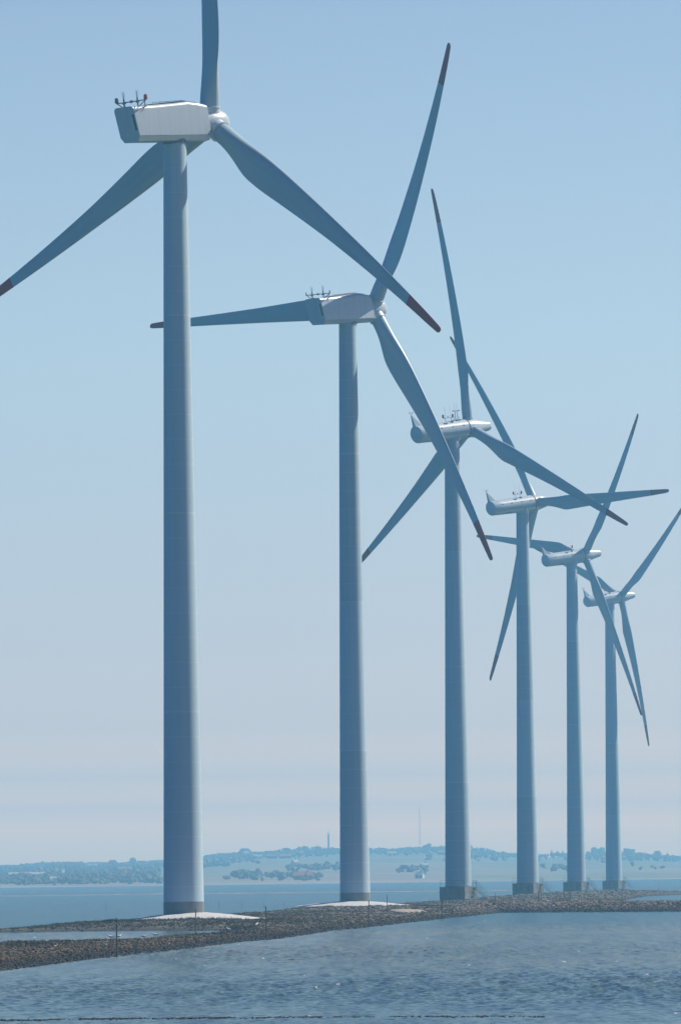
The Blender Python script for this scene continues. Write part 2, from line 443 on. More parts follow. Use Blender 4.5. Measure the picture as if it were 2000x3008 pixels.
# ------------------------------------------------------------------ water
import numpy as np
def sea_mesh():
    """wind ripples as real relief near the viewer, flat sheets beyond"""
    rs = np.random.RandomState(4)
    D = 205.0; rows = []
    while D < 1300:
        rows.append(D); D += max(0.20, D * D / (F * CZ) * 0.42)
    rows.append(1300.0)
    D = np.array(rows)
    nc = 620
    t = np.linspace(-0.085, 0.085, nc)
    X = D[:, None] * t[None, :]; Y = np.repeat(D[:, None], nc, 1)
    Z = np.zeros_like(X)
    # wind from the upper left: crests run mostly across the view
    for k in range(90):
        lam = 0.24 * (4.2 ** rs.rand())
        ang = math.radians(72) + rs.normal(0, 0.85)
        kk = 2 * math.pi / lam
        amp = 0.0060 * lam
        ph = rs.rand() * 6.28
        wob = 0.6 * np.sin(X * 0.11 + ph) + 0.5 * np.sin(Y * 0.05 + 2 * ph)
        Z += amp * np.sin(kk * (X * math.cos(ang) + Y * math.sin(ang)) + ph + wob)
    # gusts: ripples stronger in some lanes than in others
    g = 0.75 + 0.35 * np.sin(Y * 0.045 + 1.3 * np.sin(X * 0.03 + Y * 0.004) + 0.6) + 0.2 * np.sin(X * 0.09 + Y * 0.021)
    Z *= np.clip(g, 0.35, 1.3)
    edge = np.minimum(1, np.minimum((Y - 205) / 4, (1300 - Y) / 200)) * np.minimum(1, (0.085 - np.abs(t))[None, :] / 0.002)
    Z *= np.clip(edge, 0, 1)
    V = np.stack([X, Y, Z], -1).reshape(-1, 3)
    nr = len(D)
    a = (np.arange(nr - 1)[:, None] * nc + np.arange(nc - 1)[None, :]).reshape(-1)
    Fq = np.stack([a, a + 1, a + nc + 1, a + nc], -1)
    n0 = len(V)
    x0, x1 = 205 * 0.085, 1300 * 0.085
    extra = np.array([(-2800, -150, 0), (2800, -150, 0), (2800, 205, 0), (x0, 205, 0), (-x0, 205, 0), (-2800, 205, 0),
                      (-2800, 1300, 0), (-x1, 1300, 0), (x1, 1300, 0), (2800, 1300, 0), (2800, 3900, 0), (-2800, 3900, 0)], float)
    V = np.concatenate([V, extra])
    polys = [tuple(f) for f in Fq.tolist()] + [(n0, n0 + 1, n0 + 2, n0 + 3, n0 + 4, n0 + 5), (n0 + 5, n0 + 4, n0 + 7, n0 + 6), (n0 + 3, n0 + 2, n0 + 9, n0 + 8), (n0 + 6, n0 + 7, n0 + 8, n0 + 9, n0 + 10, n0 + 11)]
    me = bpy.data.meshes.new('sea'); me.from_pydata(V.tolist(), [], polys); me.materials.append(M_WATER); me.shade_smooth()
    print('sea rows', nr)
    return link(bpy.data.objects.new('sea', me))
tag(sea_mesh(), kind='structure')

# ------------------------------------------------------------------ the breakwater spit
def poly(pts, z=0.0): return [(on_plane(x, y, z).x, on_plane(x, y, z).y) for x, y in pts]
front = poly([(-300, 2888), (0, 2852), (240, 2821), (480, 2796), (700, 2768), (800, 2760), (950, 2738), (1200, 2711), (1393, 2690), (1465, 2682), (1680, 2681), (2000, 2679), (2500, 2674)])
back = poly([(2500, 2622), (2000, 2619), (1920, 2616), (1767, 2614), (1611, 2622), (1506, 2628), (1422, 2634), (1294, 2646), (1100, 2657), (878, 2667), (700, 2682), (357, 2701), (204, 2711), (0, 2724), (-300, 2741)], 0.45)
OUTER = front + back
LAG_L = poly([(-300, 2752), (0, 2742), (230, 2738), (480, 2736), (640, 2736)]) + poly([(672, 2737), (535, 2747), (357, 2763), (214, 2768), (0, 2774), (-300, 2786)], 0.25)
LAG_R = poly([(1824, 2647), (1896, 2635), (2000, 2630), (2500, 2628)]) + poly([(2500, 2651), (2000, 2650), (1880, 2651)], 0.35)

def segdist(px, py, poly_):
    best = 1e18; inside = False
    n = len(poly_)
    for i in range(n):
        ax, ay = poly_[i]; bx, by = poly_[(i + 1) % n]
        dx, dy = bx - ax, by - ay
        t = ((px - ax) * dx + (py - ay) * dy) / (dx * dx + dy * dy + 1e-9)
        t = 0 if t < 0 else 1 if t > 1 else t
        ex, ey = px - ax - t * dx, py - ay - t * dy
        d = ex * ex + ey * ey
        if d < best: best = d
        if (ay > py) != (by > py) and px < (bx - ax) * (py - ay) / (by - ay) + ax:
            inside = not inside
    d = math.sqrt(best)
    return d if inside else -d

RIP_A, RIP_B = front[8], front[-1]
def rip_amount(x, y):
    """1 along the stone-faced part of the spit, on the right"""
    return max(0.0, min(1.0, (x - 12.0) / 8.0)) if y < 1250 else 0.0

def land_height(x, y):
    d = segdist(x, y, OUTER)
    d = min(d, -segdist(x, y, LAG_L), -segdist(x, y, LAG_R))
    nz = noise.noise(Vector((x * 0.12, y * 0.05, 0))) * 0.16 + noise.noise(Vector((x * 0.5, y * 0.25, 3))) * 0.07
    if d < 0:
        return max(-0.5, d * 0.25) + nz * 0.2
    cap = 0.42 + 0.10 * max(0.0, min(1.0, (y - 500) / 300))
    for tx, ty in ((-15.4, 621.0), (1.6, 830.0)):
        cap += 0.42 * math.exp(-(((x - tx) / 9.0) ** 2 + ((y - ty) / 26.0) ** 2))
    fd = segdist_front(x, y)
    if fd < 16 and x > 8:
        k = rip_amount(x, y)
        # stone crest about 4 m behind the water's edge
        ridge = math.exp(-((fd - 5.0) / 3.6) ** 2)
        cap += 0.95 * k * ridge
    s = 0.30
    h = cap * (1 - math.exp(-d * s / cap))
    return h + nz * min(1, d / 2)

def segdist_front(px, py):
    best = 1e18
    for i in range(len(front) - 1):
        ax, ay = front[i]; bx, by = front[i + 1]
        dx, dy = bx - ax, by - ay
        t = max(0, min(1, ((px - ax) * dx + (py - ay) * dy) / (dx * dx + dy * dy)))
        ex, ey = px - ax - t * dx, py - ay - t * dy
        best = min(best, ex * ex + ey * ey)
    return math.sqrt(best)

# fan-shaped grid: finer near the viewer, real metres everywhere
ths = [-0.075 + 0.155 * i / 190 for i in range(191)]
Ds = []
D = 318.0
while D < 2050: Ds.append(D); D *= 1.0 + 0.0021 + 0.002 * max(0, min(1, (D - 360) / 1200))
verts = []; hts = {}
for j, D in enumerate(Ds):
    for i, t in enumerate(ths):
        x, y = t * D, D
        h = land_height(x, y); hts[(i, j)] = h
        verts.append((x, y, h))
faces = []
W_ = len(ths)
for j in range(len(Ds) - 1):
    for i in range(W_ - 1):
        if max(hts[(i, j)], hts[(i + 1, j)], hts[(i, j + 1)], hts[(i + 1, j + 1)]) > -0.3:
            a = j * W_ + i
            faces.append((a, a + 1, a + W_ + 1, a + W_))
me = bpy.data.meshes.new('spit')
me.from_pydata(verts, [], faces)
me.materials.append(M_GROUND); me.shade_smooth()
o = link(bpy.data.objects.new('spit', me)); tag(o, kind='structure')

# ------------------------------------------------------------------ turbines
def frame_mats(yaw, tilt):
    nh = Vector((math.sin(yaw), math.cos(yaw), 0))
    return nh

def airfoil(tc, n=14):
    """closed loop (chord 0..1 from LE, thickness) for a relative thickness tc"""
    up = []
    for i in range(n + 1):
        t = 0.5 * (1 - math.cos(math.pi * i / n))
        y = 5 * tc * (0.2969 * math.sqrt(t) - 0.1260 * t - 0.3516 * t * t + 0.2843 * t ** 3 - 0.1036 * t ** 4)
        up.append((t, y))
    return up

def interp(tab, r):
    for (r0, v0), (r1, v1) in zip(tab[:-1], tab[1:]):
        if r <= r1:
            t = (r - r0) / (r1 - r0)
            return v0 + (v1 - v0) * max(0, t)
    return tab[-1][1]

def smooth_interp(tab, r, w=1.2):
    return (interp(tab, r - w) + 2 * interp(tab, r) + interp(tab, r + w)) / 4

def blade_mesh(kind, r_from, r_to, tip=False, grow=0.0):
    """blade along +Z (r), +Y = upwind, +X = towards the trailing edge. 20 cm to 1 m stations"""
    P = BL[kind]
    RR = P['R']
    st = []
    r = r_from
    while r < r_to - 1e-6:
        st.append(r)
        r += 0.35 if r > RR - 1.2 else 0.6
    st.append(r_to)
    if tip:
        st = [s for s in st if s < RR - 0.5] + [RR - 0.5, RR - 0.3, RR - 0.15, RR - 0.06, RR - 0.015]
    n = 14
    rings = []
    for r in st:
        ch = smooth_interp(P['chord'], r, P['soft']); tcr = interp(P['thick'], r)
        if r > RR - 0.5: ch *= math.sqrt(max(0.02, 1 - ((r - RR + 0.5) / 0.5) ** 2)) * 0.8 + 0.2
        ch += grow
        th = R(interp(P['twist'], r))
        circ = max(0.0, min(1.0, (P['circ1'] - r) / (P['circ1'] - P['circ0'])))
        circ = circ * circ * (3 - 2 * circ)
        af = airfoil(tcr, n)
        loop = []
        for side in (1, -1):
            rng = range(0, n + 1) if side == 1 else range(n - 1, 0, -1)
            for i in rng:
                t, y = af[i]
                camber = 0.035 * math.sin(math.pi * t) * (1 - circ)
                axo = 0.32
                ax, ay = (t - axo) * ch, (y * side + camber) * ch
                ang = math.pi * i / n * side
                dia = P['root']
                cx, cy = -math.cos(ang) * dia / 2, math.sin(ang) * dia / 2
                X = ax * (1 - circ) + cx * circ
                Y = ay * (1 - circ) + cy * circ
                # twist: leading edge (-X) turned towards upwind (+Y)
                c_, s_ = math.cos(th), math.sin(th)
                X2 = X * c_ + Y * s_
                Y2 = -X * s_ + Y * c_
                bend = P['cone'] * r - P['bend'] * r * r
                loop.append(Vector((X2, Y2 + bend, r)))
        rings.append(loop)
    m = MB(); m.rings(rings)
    return m

BL = {
 'box': dict(R=39.1, root=2.0, chord=[(0, 2.0), (2.0, 2.05), (4, 2.5), (6, 2.9), (8, 3.15), (10, 3.1), (13, 2.78), (20, 2.08), (28, 1.48), (34, 1.06), (37.5, 0.84), (39.2, 0.6)],
             thick=[(0, 0.7), (4, 0.5), (8, 0.36), (12, 0.27), (20, 0.2), (39, 0.15)],
             twist=[(0, 20), (6, 18), (10, 14), (18, 8), (28, 3.5), (39, 0.5)], circ0=1.6, circ1=7.5, cone=0.048, bend=0.0028, soft=1.0, back=-0.7),
 'tube': dict(R=41.5, root=1.80, chord=[(0, 1.8), (2.8, 1.8), (9.6, 3.05), (20, 2.2), (30, 1.52), (36, 1.15), (40, 0.82), (41.6, 0.58)],
             thick=[(0, 0.7), (4, 0.5), (9, 0.33), (13, 0.25), (20, 0.2), (41, 0.15)],
             twist=[(0, 16), (6, 14), (10, 11), (18, 6), (28, 2.5), (41, 0)], circ0=2.2, circ1=9.5, cone=0.056, bend=0.00142, soft=0.25, back=-0.42),
}
MESH = {}
def proto(key, fn):
    if key not in MESH: MESH[key] = fn()
    return MESH[key]

def part(name, key, fn, mat, parent, smooth=None, bevel=None, mw=None, label=None):
    """one part; its mesh data is shared between the copies"""
    if key in MESH:
        me, bw = MESH[key]
        o = link(bpy.data.objects.new(name, me), parent)
        if bw:
            m = o.modifiers.new('bevel', 'BEVEL'); m.width = bw; m.segments = 3; m.limit_method = 'ANGLE'; m.angle_limit = R(28)
    else:
        o = fn().build(name, mat, parent, smooth, bevel)
        MESH[key] = (o.data, bevel)
    if mw is not None: o.matrix_local = mw
    if label: o['label'] = label
    return o

def tower_profile(H, r0, r1):
    prof = []
    n = 24
    for i in range(n + 1):
        t = i / n
        prof.append((H * t, r0 + (r1 - r0) * (t ** 0.96)))
    return prof

def turbine(kind, loc, s_, yaw, tilt, phi, label, group, hubz, over, smear=False, rig=False):
    root = empty('wind_turbine', loc)
    tag(root, label, 'wind turbine', group)
    base0 = 0.0
    if kind == 'box':
        r0, r1 = 2.0, 1.14
        Ht = hubz - 1.72 - over * math.sin(tilt) 
    else:
        r0, r1 = 2.22, 1.24
        base0 = 2.0
        Ht = hubz - 1.5 - over * math.sin(tilt)
    def tw():
        m = MB(); m.lathe([(z + base0, r) for z, r in tower_profile(Ht - base0, r0, r1)], n=64); return m
    t = part('tower', ('tower', kind), tw, M_TOWER, root, smooth=R(40))
    def fl():
        m = MB(); m.lathe([(base0 - 0.0, r0 + .10), (base0 + .12, r0 + .10), (base0 + .12, r0 + 0.01)], n=48); return m
    if kind == 'box':
        def bd():
            m = MB(); m.lathe([(-0.3, r0 + .012), (1.0, r0 + .004)], n=64); return m
        part('base_band', ('band', kind), bd, M_BAND, root, smooth=R(40))
    else:
        part('base_flange', ('flange', kind), fl, M_STEEL, root, smooth=R(30))
    # nacelle frame: origin at the hub centre, +Y upwind along the tilted shaft
    nac_rot = Matrix.Rotation(-yaw, 4, 'Z') @ Matrix.Rotation(tilt, 4, 'X')
    hub_loc = Vector((math.sin(yaw) * over * math.cos(tilt), math.cos(yaw) * over * math.cos(tilt), hubz))
    MW = Matrix.Translation(hub_loc) @ nac_rot
    if kind == 'box': box_nacelle(root, MW, rig)
    else: tube_nacelle(root, MW, rig)
    # rotor
    P = BL[kind]
    RR = P['R']
    rb = RR - 5.9
    for k in range(3):
        a = phi + k * 2 * math.pi / 3
        # local blade: +Z radial, +Y upwind, +X trailing. seen from behind the rotor turns anticlockwise
        bm_ = MW @ Matrix.Translation((0, P['back'], 0)) @ Matrix.Rotation(a, 4, 'Y')
        mat = M_SMEAR if smear else M_BLADE
        b = part('blade', ('blade', kind, smear), lambda: blade_mesh(kind, 0.9 if kind == 'box' else 1.0, rb), mat, root, smooth=R(50), mw=bm_)
        part('red_tip', ('tip', kind), lambda: blade_mesh(kind, rb, RR, tip=True, grow=0.012), M_RED, b, smooth=R(50))
        def collar():
            m = MB(); rr = P['root'] / 2
            m.lathe([(0.6, rr + .03), (1.52, rr + .05), (1.54, rr + .12), (1.68, rr + .12), (1.70, rr + .02)], n=32); return m
        part('root_collar', ('collar', kind), collar, M_NAC, b, smooth=R(35))
    return root

def whip(m, x, y, z0, z1, r=0.03):
    m.tube((x, y, z0), (x, y, z1), r, r * 0.5, 6)

def box_nacelle(root, MW, rig):
    def body():
        m = MB()
        w = 1.42
        # y, half width, top z, bottom z  (bottom starts further forward than the top at the back)
        secs = [(-12.2, 2.12, -1.38, 0.68), (-9.0, 2.12, -1.46, 0.55), (-6.5, 2.20, -1.55, 0.3), (-4.7, 2.28, -1.61, 0.2), (-3.2, 2.08, -1.66, 0.1), (-2.15, 1.84, -1.70, 0.0)]
        rings = []
        for y, zt, zb, fwd in secs:
            base = [(w, zb + .52), (w - .40, zb), (-w + .40, zb), (-w, zb + .52)]
            top = []
            rr = 0.42
            for k in range(7):
                a = math.pi / 2 * k / 6
                top.append((-w + rr - rr * math.cos(a), zt - rr + rr * math.sin(a)))
            for k in range(7):
                a = math.pi / 2 * k / 6
                top.append((w - rr + rr * math.sin(a), zt - rr + rr * math.cos(a)))
            loop = base + top
            rings.append([Vector((x, y + fwd * (1 if y < -12 else 0) * (zt - z) / (zt - zb) - 0.0, z)) for x, z in loop])
        # front face leans slightly the same way
        rings[-1] = [Vector((p.x, p.y + 0.25 * (1.66 - p.z) / 3.2, p.z)) for p in rings[-1]]
        m.rings(rings)
        return m
    nac = part('nacelle', 'boxnac', body, M_NAC, root, smooth=R(32), bevel=0.05, mw=MW)
    def vent():
        m = MB()
        # louvre slit on the sloping back face
        for z0, z1 in ((-0.30, 1.30),):
            for x0, x1 in ((1.02, 1.30),):
                def yb(z): return -12.2 + 0.68 * (2.02 - z) / 3.28
                v = []
                for dy in (-0.02, 0.05):
                    v += [(x0, yb(z0) + dy, z0), (x1, yb(z0) + dy, z0), (x1, yb(z1) + dy, z1), (x0, yb(z1) + dy, z1)]
                m.faces(v, [(0, 1, 2, 3), (4, 7, 6, 5), (0, 4, 5, 1), (1, 5, 6, 2), (2, 6, 7, 3), (3, 7, 4, 0)])
        return m
    part('rear_vent', 'vent', vent, M_DARK, nac)
    def hatch():
        m = MB()
        m.box((0.1, -6.9, 2.26), (0.85, 2.3, 0.05), Matrix.Rotation(0.03, 3, 'X'))
        m.box((0.1, -3.85, 2.20), (0.8, 0.7, 0.04), Matrix.Rotation(-0.13, 3, 'X'))
        for yy in (-9.0, -8.0, -7.0, -6.0, -5.0): m.tube((0.9, yy, 2.05), (0.9, yy, 2.42), 0.025)
        m.tube((0.9, -9.0, 2.36), (0.9, -4.9, 2.41), 0.025)
        return m
    part('roof_hatch', 'hatch', hatch, M_STEEL, nac)
    def yaw():
        m = MB(); m.lathe([(-1.78, 1.2), (-1.3, 1.2)], n=40, off=(0, -5.72, 0)); return m
    part('yaw_ring', 'yawring', yaw, M_STEEL, nac, smooth=R(40))
    def cable():
        m = MB(); m.tube((1.44, -11.0, 1.2), (1.40, -10.2, 2.0), 0.035); m.tube((1.44, -10.9, 1.0), (1.40, -10.5, 2.0), 0.03); return m
    def frame():
        m = MB()
        y = -11.0
        for x in (-1.07, 0.92):
            m.tube((x, y, 1.9), (x, y, 3.0), 0.085)
            m.tube((x, y, 3.0), (x, y, 3.62), 0.05, 0.03)
            m.box((x, y, 2.55), (0.14, 0.14, 0.09))
            m.tube((x, y + 0.05, 2.2), (x * 0.2 + (0.4 if x > 0 else -0.2), y + 0.5, 1.98), 0.05)
            m.tube((x, y, 2.0), (2.12 if x > 0 else -2.12, y, 2.62), 0.05)
        m.tube((-2.2, y, 2.62), (2.2, y, 2.62), 0.055)
        m.tube((-1.07, y, 2.15), (0.6, y + 0.4, 2.02), 0.05)
        m.tube((1.95, y, 2.62), (1.30, y + 0.6, 2.0), 0.05)
        m.tube((1.30, y + 0.5, 2.0), (1.6, y + 0.5, 2.0), 0.06)
        m.box((0.0, y, 2.62), (0.11, 0.11, 0.13))
        # lightning rods: thin bowed wires
        for x in (-1.25, -0.9, 0.75, 1.1): m.tube((x, y, 3.1), (x * 1.04, y, 3.75), 0.012)
        return m
    fr = part('light_frame', 'frameA', frame, M_STEEL, nac)
    def lamp(x):
        def f():
            m = MB(); m.lathe([(2.66, .17), (2.72, .2), (3.1, .17), (3.18, .06)], n=16, off=(x, -11.0, 0)); return m
        return f
    for x in (-2.12, 2.12):
        if rig: part('aviation_lamp', ('lampA', x), lamp(x), M_LAMP, fr, smooth=R(40))
        else:
            part('aviation_lamp', ('lampS', x), (lambda x=x: (lambda m: (m.lathe([(2.62, .08), (2.95, .08), (3.0, .03)], n=12, off=(x, -11.0, 0)), m)[1])(MB())), M_STEEL, fr, smooth=R(40))
    def spin():
        m = MB()
        prof = [(-2.12, 1.22), (-1.9, 1.3), (-1.0, 1.42), (-0.2, 1.42), (0.4, 1.34), (0.8, 1.20), (1.15, 0.95), (1.38, 0.66), (1.5, 0.36), (1.54, 0.05)]
        m.lathe(prof, axis='Y', n=40); return m
    part('spinner', 'spinA', spin, M_NAC, root, smooth=R(50), mw=MW)

def tube_nacelle(root, MW, rig):
    def body():
        m = MB()
        prof = [(-12.8, 1.05), (-12.7, 1.3), (-12.55, 1.44), (-12.35, 1.50), (-10, 1.53), (-6, 1.60), (-2.2, 1.66), (-1.42, 1.66)]
        rings = []
        n = 48
        for t, r in prof:
            loop = []
            for k in range(n):
                a = 2 * math.pi * k / n
                x, z = r * math.sin(a), r * math.cos(a)
                sh = 0.28 * (1.5 - z) / 3.0 if t < -12.0 else 0
                loop.append(Vector((x, t + sh, z)))
            rings.append(loop)
        m.rings(rings)
        return m
    nac = part('nacelle', 'tubenac', body, M_NAC, root, smooth=R(60), mw=MW)
    def ring():
        m = MB(); m.lathe([(-1.50, 1.5), (-1.50, 1.715), (-1.34, 1.715), (-1.34, 1.5)], axis='Y', n=48); return m
    part('hub_seal', 'seal', ring, M_DARK, nac, smooth=R(40))
    def saddle():
        m = MB(); m.lathe([(-1.75, 1.26), (-1.2, 1.34), (-0.6, 1.42)], n=40, off=(0, -4.15, 0)); return m
    part('yaw_ring', 'yawB', saddle, M_NAC, nac, smooth=R(40))
    def seam():
        m = MB()
        def pt(y, a, dr=0.0):
            r = 1.53 + (y + 10) / 8 * 0.13 + dr
            return Vector((r * math.sin(a), y, r * math.cos(a)))
        for a in (R(68), R(-68)):
            m.tube(pt(-11.2, a), pt(-1.5, a), 0.018)
            for y in (-10.2, -7.8, -5.2, -2.8): 
                m.box(pt(y, a), (0.05, 0.09, 0.13))
        for y in (-4.75,):
            for a in (R(28),):
                m.box(pt(y, a, 0.03), (0.08, 0.36, 0.06)); m.box(pt(y, a, 0.05), (0.22, 0.12, 0.12))
        m.box((0.9, -8.3, -1.33), (0.3, 0.35, 0.08))
        return m
    part('seam_clips', 'seamclips', seam, M_STEEL, nac)
    def fin():
        m = MB()
        b0 = [(-0.42, -12.6, 1.1), (0.42, -12.6, 1.1), (0.36, -11.15, 1.45), (-0.36, -11.15, 1.45)]
        t0 = [(-0.09, -13.1, 3.35), (0.09, -13.1, 3.35), (0.09, -12.9, 3.35), (-0.09, -12.9, 3.35)]
        m.faces(b0 + t0, [(0, 1, 2, 3), (4, 7, 6, 5), (0, 4, 5, 1), (1, 5, 6, 2), (2, 6, 7, 3), (3, 7, 4, 0)])
        return m
    fi = part('sensor_fin', 'fin', fin, M_NAC, nac, bevel=0.03)
    def anem():
        m = MB()
        m.tube((-0.42, -13.0, 3.62), (0.42, -13.0, 3.62), 0.035)
        for x in (-0.42, 0.0, 0.42): m.tube((x, -13.0, 3.3 if x == 0 else 3.6), (x, -13.0, 3.86 if x else 3.65), 0.035)
        for x in (-0.42, 0.42):
            m.box((x, -13.0, 3.84), (0.12, 0.05, 0.05))
        return m
    part('anemometer', 'anem', anem, M_RAIL, fi)
    def stand():
        m = MB()
        y = -4.85
        for x in (-0.7, 0.7):
            m.tube((x, y, 1.4), (x, y, 2.0), 0.035)
            m.tube((x, y, 2.0), (1.25 if x > 0 else -1.25, y, 2.2), 0.035)
            whip(m, x * 0.95, y, 1.9, 4.2, 0.02)
        m.tube((-1.25, y, 2.2), (1.25, y, 2.2), 0.03)
        m.tube((0, y, 2.2), (0, y, 2.5), 0.09)
        return m
    st = part('lamp_stand', 'standB', stand, M_RAIL, nac)
    for x in (-1.25, 1.25):
        def lam(x=x):
            m = MB(); m.lathe([(2.2, .12), (2.28, .19), (2.74, .17), (2.82, .05)], n=14, off=(x, -4.85, 0)); return m
        part('aviation_lamp', ('lampB', x), lam, M_LAMP, st, smooth=R(40))
    if rig:
        def rg():
            m = MB(); y = -2.9
            for x in (-0.28, 0.28):
                m.tube((x, y, 1.5), (x, y, 3.2), 0.05); whip(m, x, y, 3.2, 4.55, 0.02)
            m.tube((-0.9, y, 3.2), (0.9, y, 3.2), 0.045)
            m.tube((-0.5, y - .5, 1.55), (-0.28, y, 2.3), 0.035); m.tube((0.6, y + .3, 1.6), (0.28, y, 2.3), 0.035)
            m.box((0.0, y - 0.1, 1.68), (0.7, 0.5, 0.05))
            m.box((0.75, y, 3.25), (0.08, 0.08, 0.1)); m.box((-0.75, y, 3.25), (0.08, 0.08, 0.1))
            return m
        part('antenna_rack', 'rackB', rg, M_STEEL, nac)
    def spin():
        m = MB()
        m.lathe([(-1.38, 1.60), (-0.4, 1.60), (0.5, 1.52), (1.2, 1.36), (2.0, 1.18), (2.9, 1.0), (3.8, 0.85), (4.1, 0.76), (4.3, 0.62), (4.45, 0.38), (4.5, 0.05)], axis='Y', n=44)
        return m
    part('spinner', 'spinB', spin, M_NAC, root, smooth=R(50), mw=MW)

def foundation(root):
    def blk():
        m = MB(); m.box((0, 0, 0.8), (2.38, 2.38, 1.2), Matrix.Rotation(0, 3, 'Z')); return m
    rot = Matrix.Rotation(R(-27.6), 4, 'Z') 
    f = part('foundation_block', 'block', blk, M_CONC, root, bevel=0.04, mw=rot)
    def rail():
        m = MB()
        h = 2.28
        pts = [(-h, -h), (h, -h), (h, h), (-h, h)]
        for i in range(4):
            a, b = pts[i], pts[(i + 1) % 4]
            if i == 1: continue
            for z in (2.55, 3.05):
                m.tube((a[0], a[1], z), (b[0], b[1], z), 0.022)
            for t in (0, 0.5, 1):
                x, y = a[0] + (b[0] - a[0]) * t, a[1] + (b[1] - a[1]) * t
                m.tube((x, y, 1.99), (x, y, 3.07), 0.03)
        return m
    part('railing', 'rail', rail, M_STEEL, f)
    def stair():
        m = MB()
        # flight of open treads down the lit side
        for sy in (0.9, 1.9):
            m.tube((2.4, sy, 2.0), (4.5, sy, 0.1), 0.06)
            m.tube((2.4, sy, 3.0), (4.5, sy, 1.1), 0.03)
            for t in (0, 0.5, 1): m.tube((2.4 + 2.1 * t, sy, 2.0 - 1.9 * t), (2.4 + 2.1 * t, sy, 3.0 - 1.9 * t), 0.03)
        for k in range(8):
            t = (k + .5) / 8
            m.box((2.4 + 2.1 * t, 1.4, 2.0 - 1.9 * t), (0.12, 0.5, 0.02))
        return m
    part('stair', 'stair', stair, M_STEEL, f)

# base pixel of each tower's foot, scale in px per metre -> true distance F / s
def foot(px, py, s):
    p = at_depth(px, py, F / s)
    return p
GA = 'wind turbines with a box nacelle'
GB = 'wind turbines with a tubular nacelle on a concrete block'
specs = [
 ('box', (540, 2680), 29.8, 45.9, 6.8, 5.7, 5.5, 78.5, 'nearest and tallest wind turbine, box nacelle, upright blade cut off by the top edge'),
 ('box', (1043, 2646), 22.3, 42.9, 6.8, 30.7, 5.65, 78.45, 'second white wind turbine, box nacelle partly shadowed, one blade pointing left behind the nearest tower'),
 ('tube', (1346.5, 2641), 17.3, 49.9, 7.3, -3.7, 4.3, 80.2, 'third wind turbine with tall antenna rack, tubular nacelle crossed by a blade in front'),
 ('tube', (1550.5, 2625), 14.4, 51.5, 7.3, -30.4, 3.9, 79.9, 'fourth wind turbine, tubular nacelle, one blade pointing nearly level to the right'),
 ('tube', (1693.5, 2617), 12.4, 53.9, 7.3, 39.2, 4.4, 79.6, 'fifth wind turbine, tubular nacelle, one blade pointing nearly level to the left'),
 ('tube', (1803.5, 2610.5), 10.8, 53.9, 7.3, 53.2, 4.35, 79.4, 'farthest and smallest wind turbine, rightmost in the row, tubular nacelle'),
]
feet = []
for i, (kind, (px, py), s, yaw, tilt, phi, over, hz, lab) in enumerate(specs):
    p = foot(px, py, s)
    feet.append(p)
    yaw_w = R(yaw)
    az = math.atan2(p.x, p.y)
    r = turbine(kind, p, s, yaw_w, R(tilt), R(phi), lab, GA if kind == 'box' else GB, hz, over, smear=(i == 1), rig=(i in (0, 2)))
    if kind == 'tube': foundation(r)
    print('turbine', i, [round(c, 2) for c in p])

# pale gravel mounds round the first two towers
def mound(c, rad, dx, h):
    m = MB()
    n = 72
    rings = []
    for k, t in enumerate((1.0, 0.92, 0.8, 0.66, 0.5, 0.34, 0.18, 0.02)):
        z = -0.12 + (h + 0.12) * (1 - t ** 1.25)
        loop = []
        for a in range(n):
            an = 2 * math.pi * a / n
            e = 1 + 0.10 * noise.noise(Vector((math.cos(an) * 2.5, math.sin(an) * 2.5, c.x))) * t
            loop.append(Vector((c.x + dx + math.cos(an) * rad * t * e, c.y + math.sin(an) * rad * 1.25 * t * e, z + c.z - h + 0.05 * noise.noise(Vector((an * 3, t * 5, 1))))))
        rings.append(loop)
    m.rings(rings)
    return tag(m.build('gravel_mound', M_GRAVEL, smooth=4), kind='structure')
mound(feet[0], 7.2, 1.0, 0.62)
mound(feet[1], 8.0, -0.3, 0.62)

# ------------------------------------------------------------------ stones and grass on the spit
def rock_object(name, spots, mat, kind='stuff', label=None):
    """spots: (x, y, z, radius, flatness)"""
    phi_ = (1 + 5 ** 0.5) / 2
    base = [Vector(v).normalized() for v in [(-1, phi_, 0), (1, phi_, 0), (-1, -phi_, 0), (1, -phi_, 0), (0, -1, phi_), (0, 1, phi_), (0, -1, -phi_), (0, 1, -phi_), (phi_, 0, -1), (phi_, 0, 1), (-phi_, 0, -1), (-phi_, 0, 1)]]
    fc = [(0, 11, 5), (0, 5, 1), (0, 1, 7), (0, 7, 10), (0, 10, 11), (1, 5, 9), (5, 11, 4), (11, 10, 2), (10, 7, 6), (7, 1, 8), (3, 9, 4), (3, 4, 2), (3, 2, 6), (3, 6, 8), (3, 8, 9), (4, 9, 5), (2, 4, 11), (6, 2, 10), (8, 6, 7), (9, 8, 1)]
    V = []; Fa = []
    rnd = random.Random(len(spots))
    for (x, y, z, r, fl) in spots:
        a = rnd.uniform(0, 6.28); ca, sa = math.cos(a), math.sin(a)
        ex, ey = rnd.uniform(0.7, 1.35), rnd.uniform(0.7, 1.35)
        n0 = len(V)
        for b in base:
            k = r * rnd.uniform(0.72, 1.12)
            bx, by = b.x * ex, b.y * ey
            V.append((x + (bx * ca - by * sa) * k, y + (bx * sa + by * ca) * k, z + b.z * k * fl))
        Fa += [(p + n0, q + n0, t + n0) for p, q, t in fc]
    me = bpy.data.meshes.new(name); me.from_pydata(V, [], Fa); me.materials.append(mat)
    return tag(link(bpy.data.objects.new(name, me)), label, kind=kind)

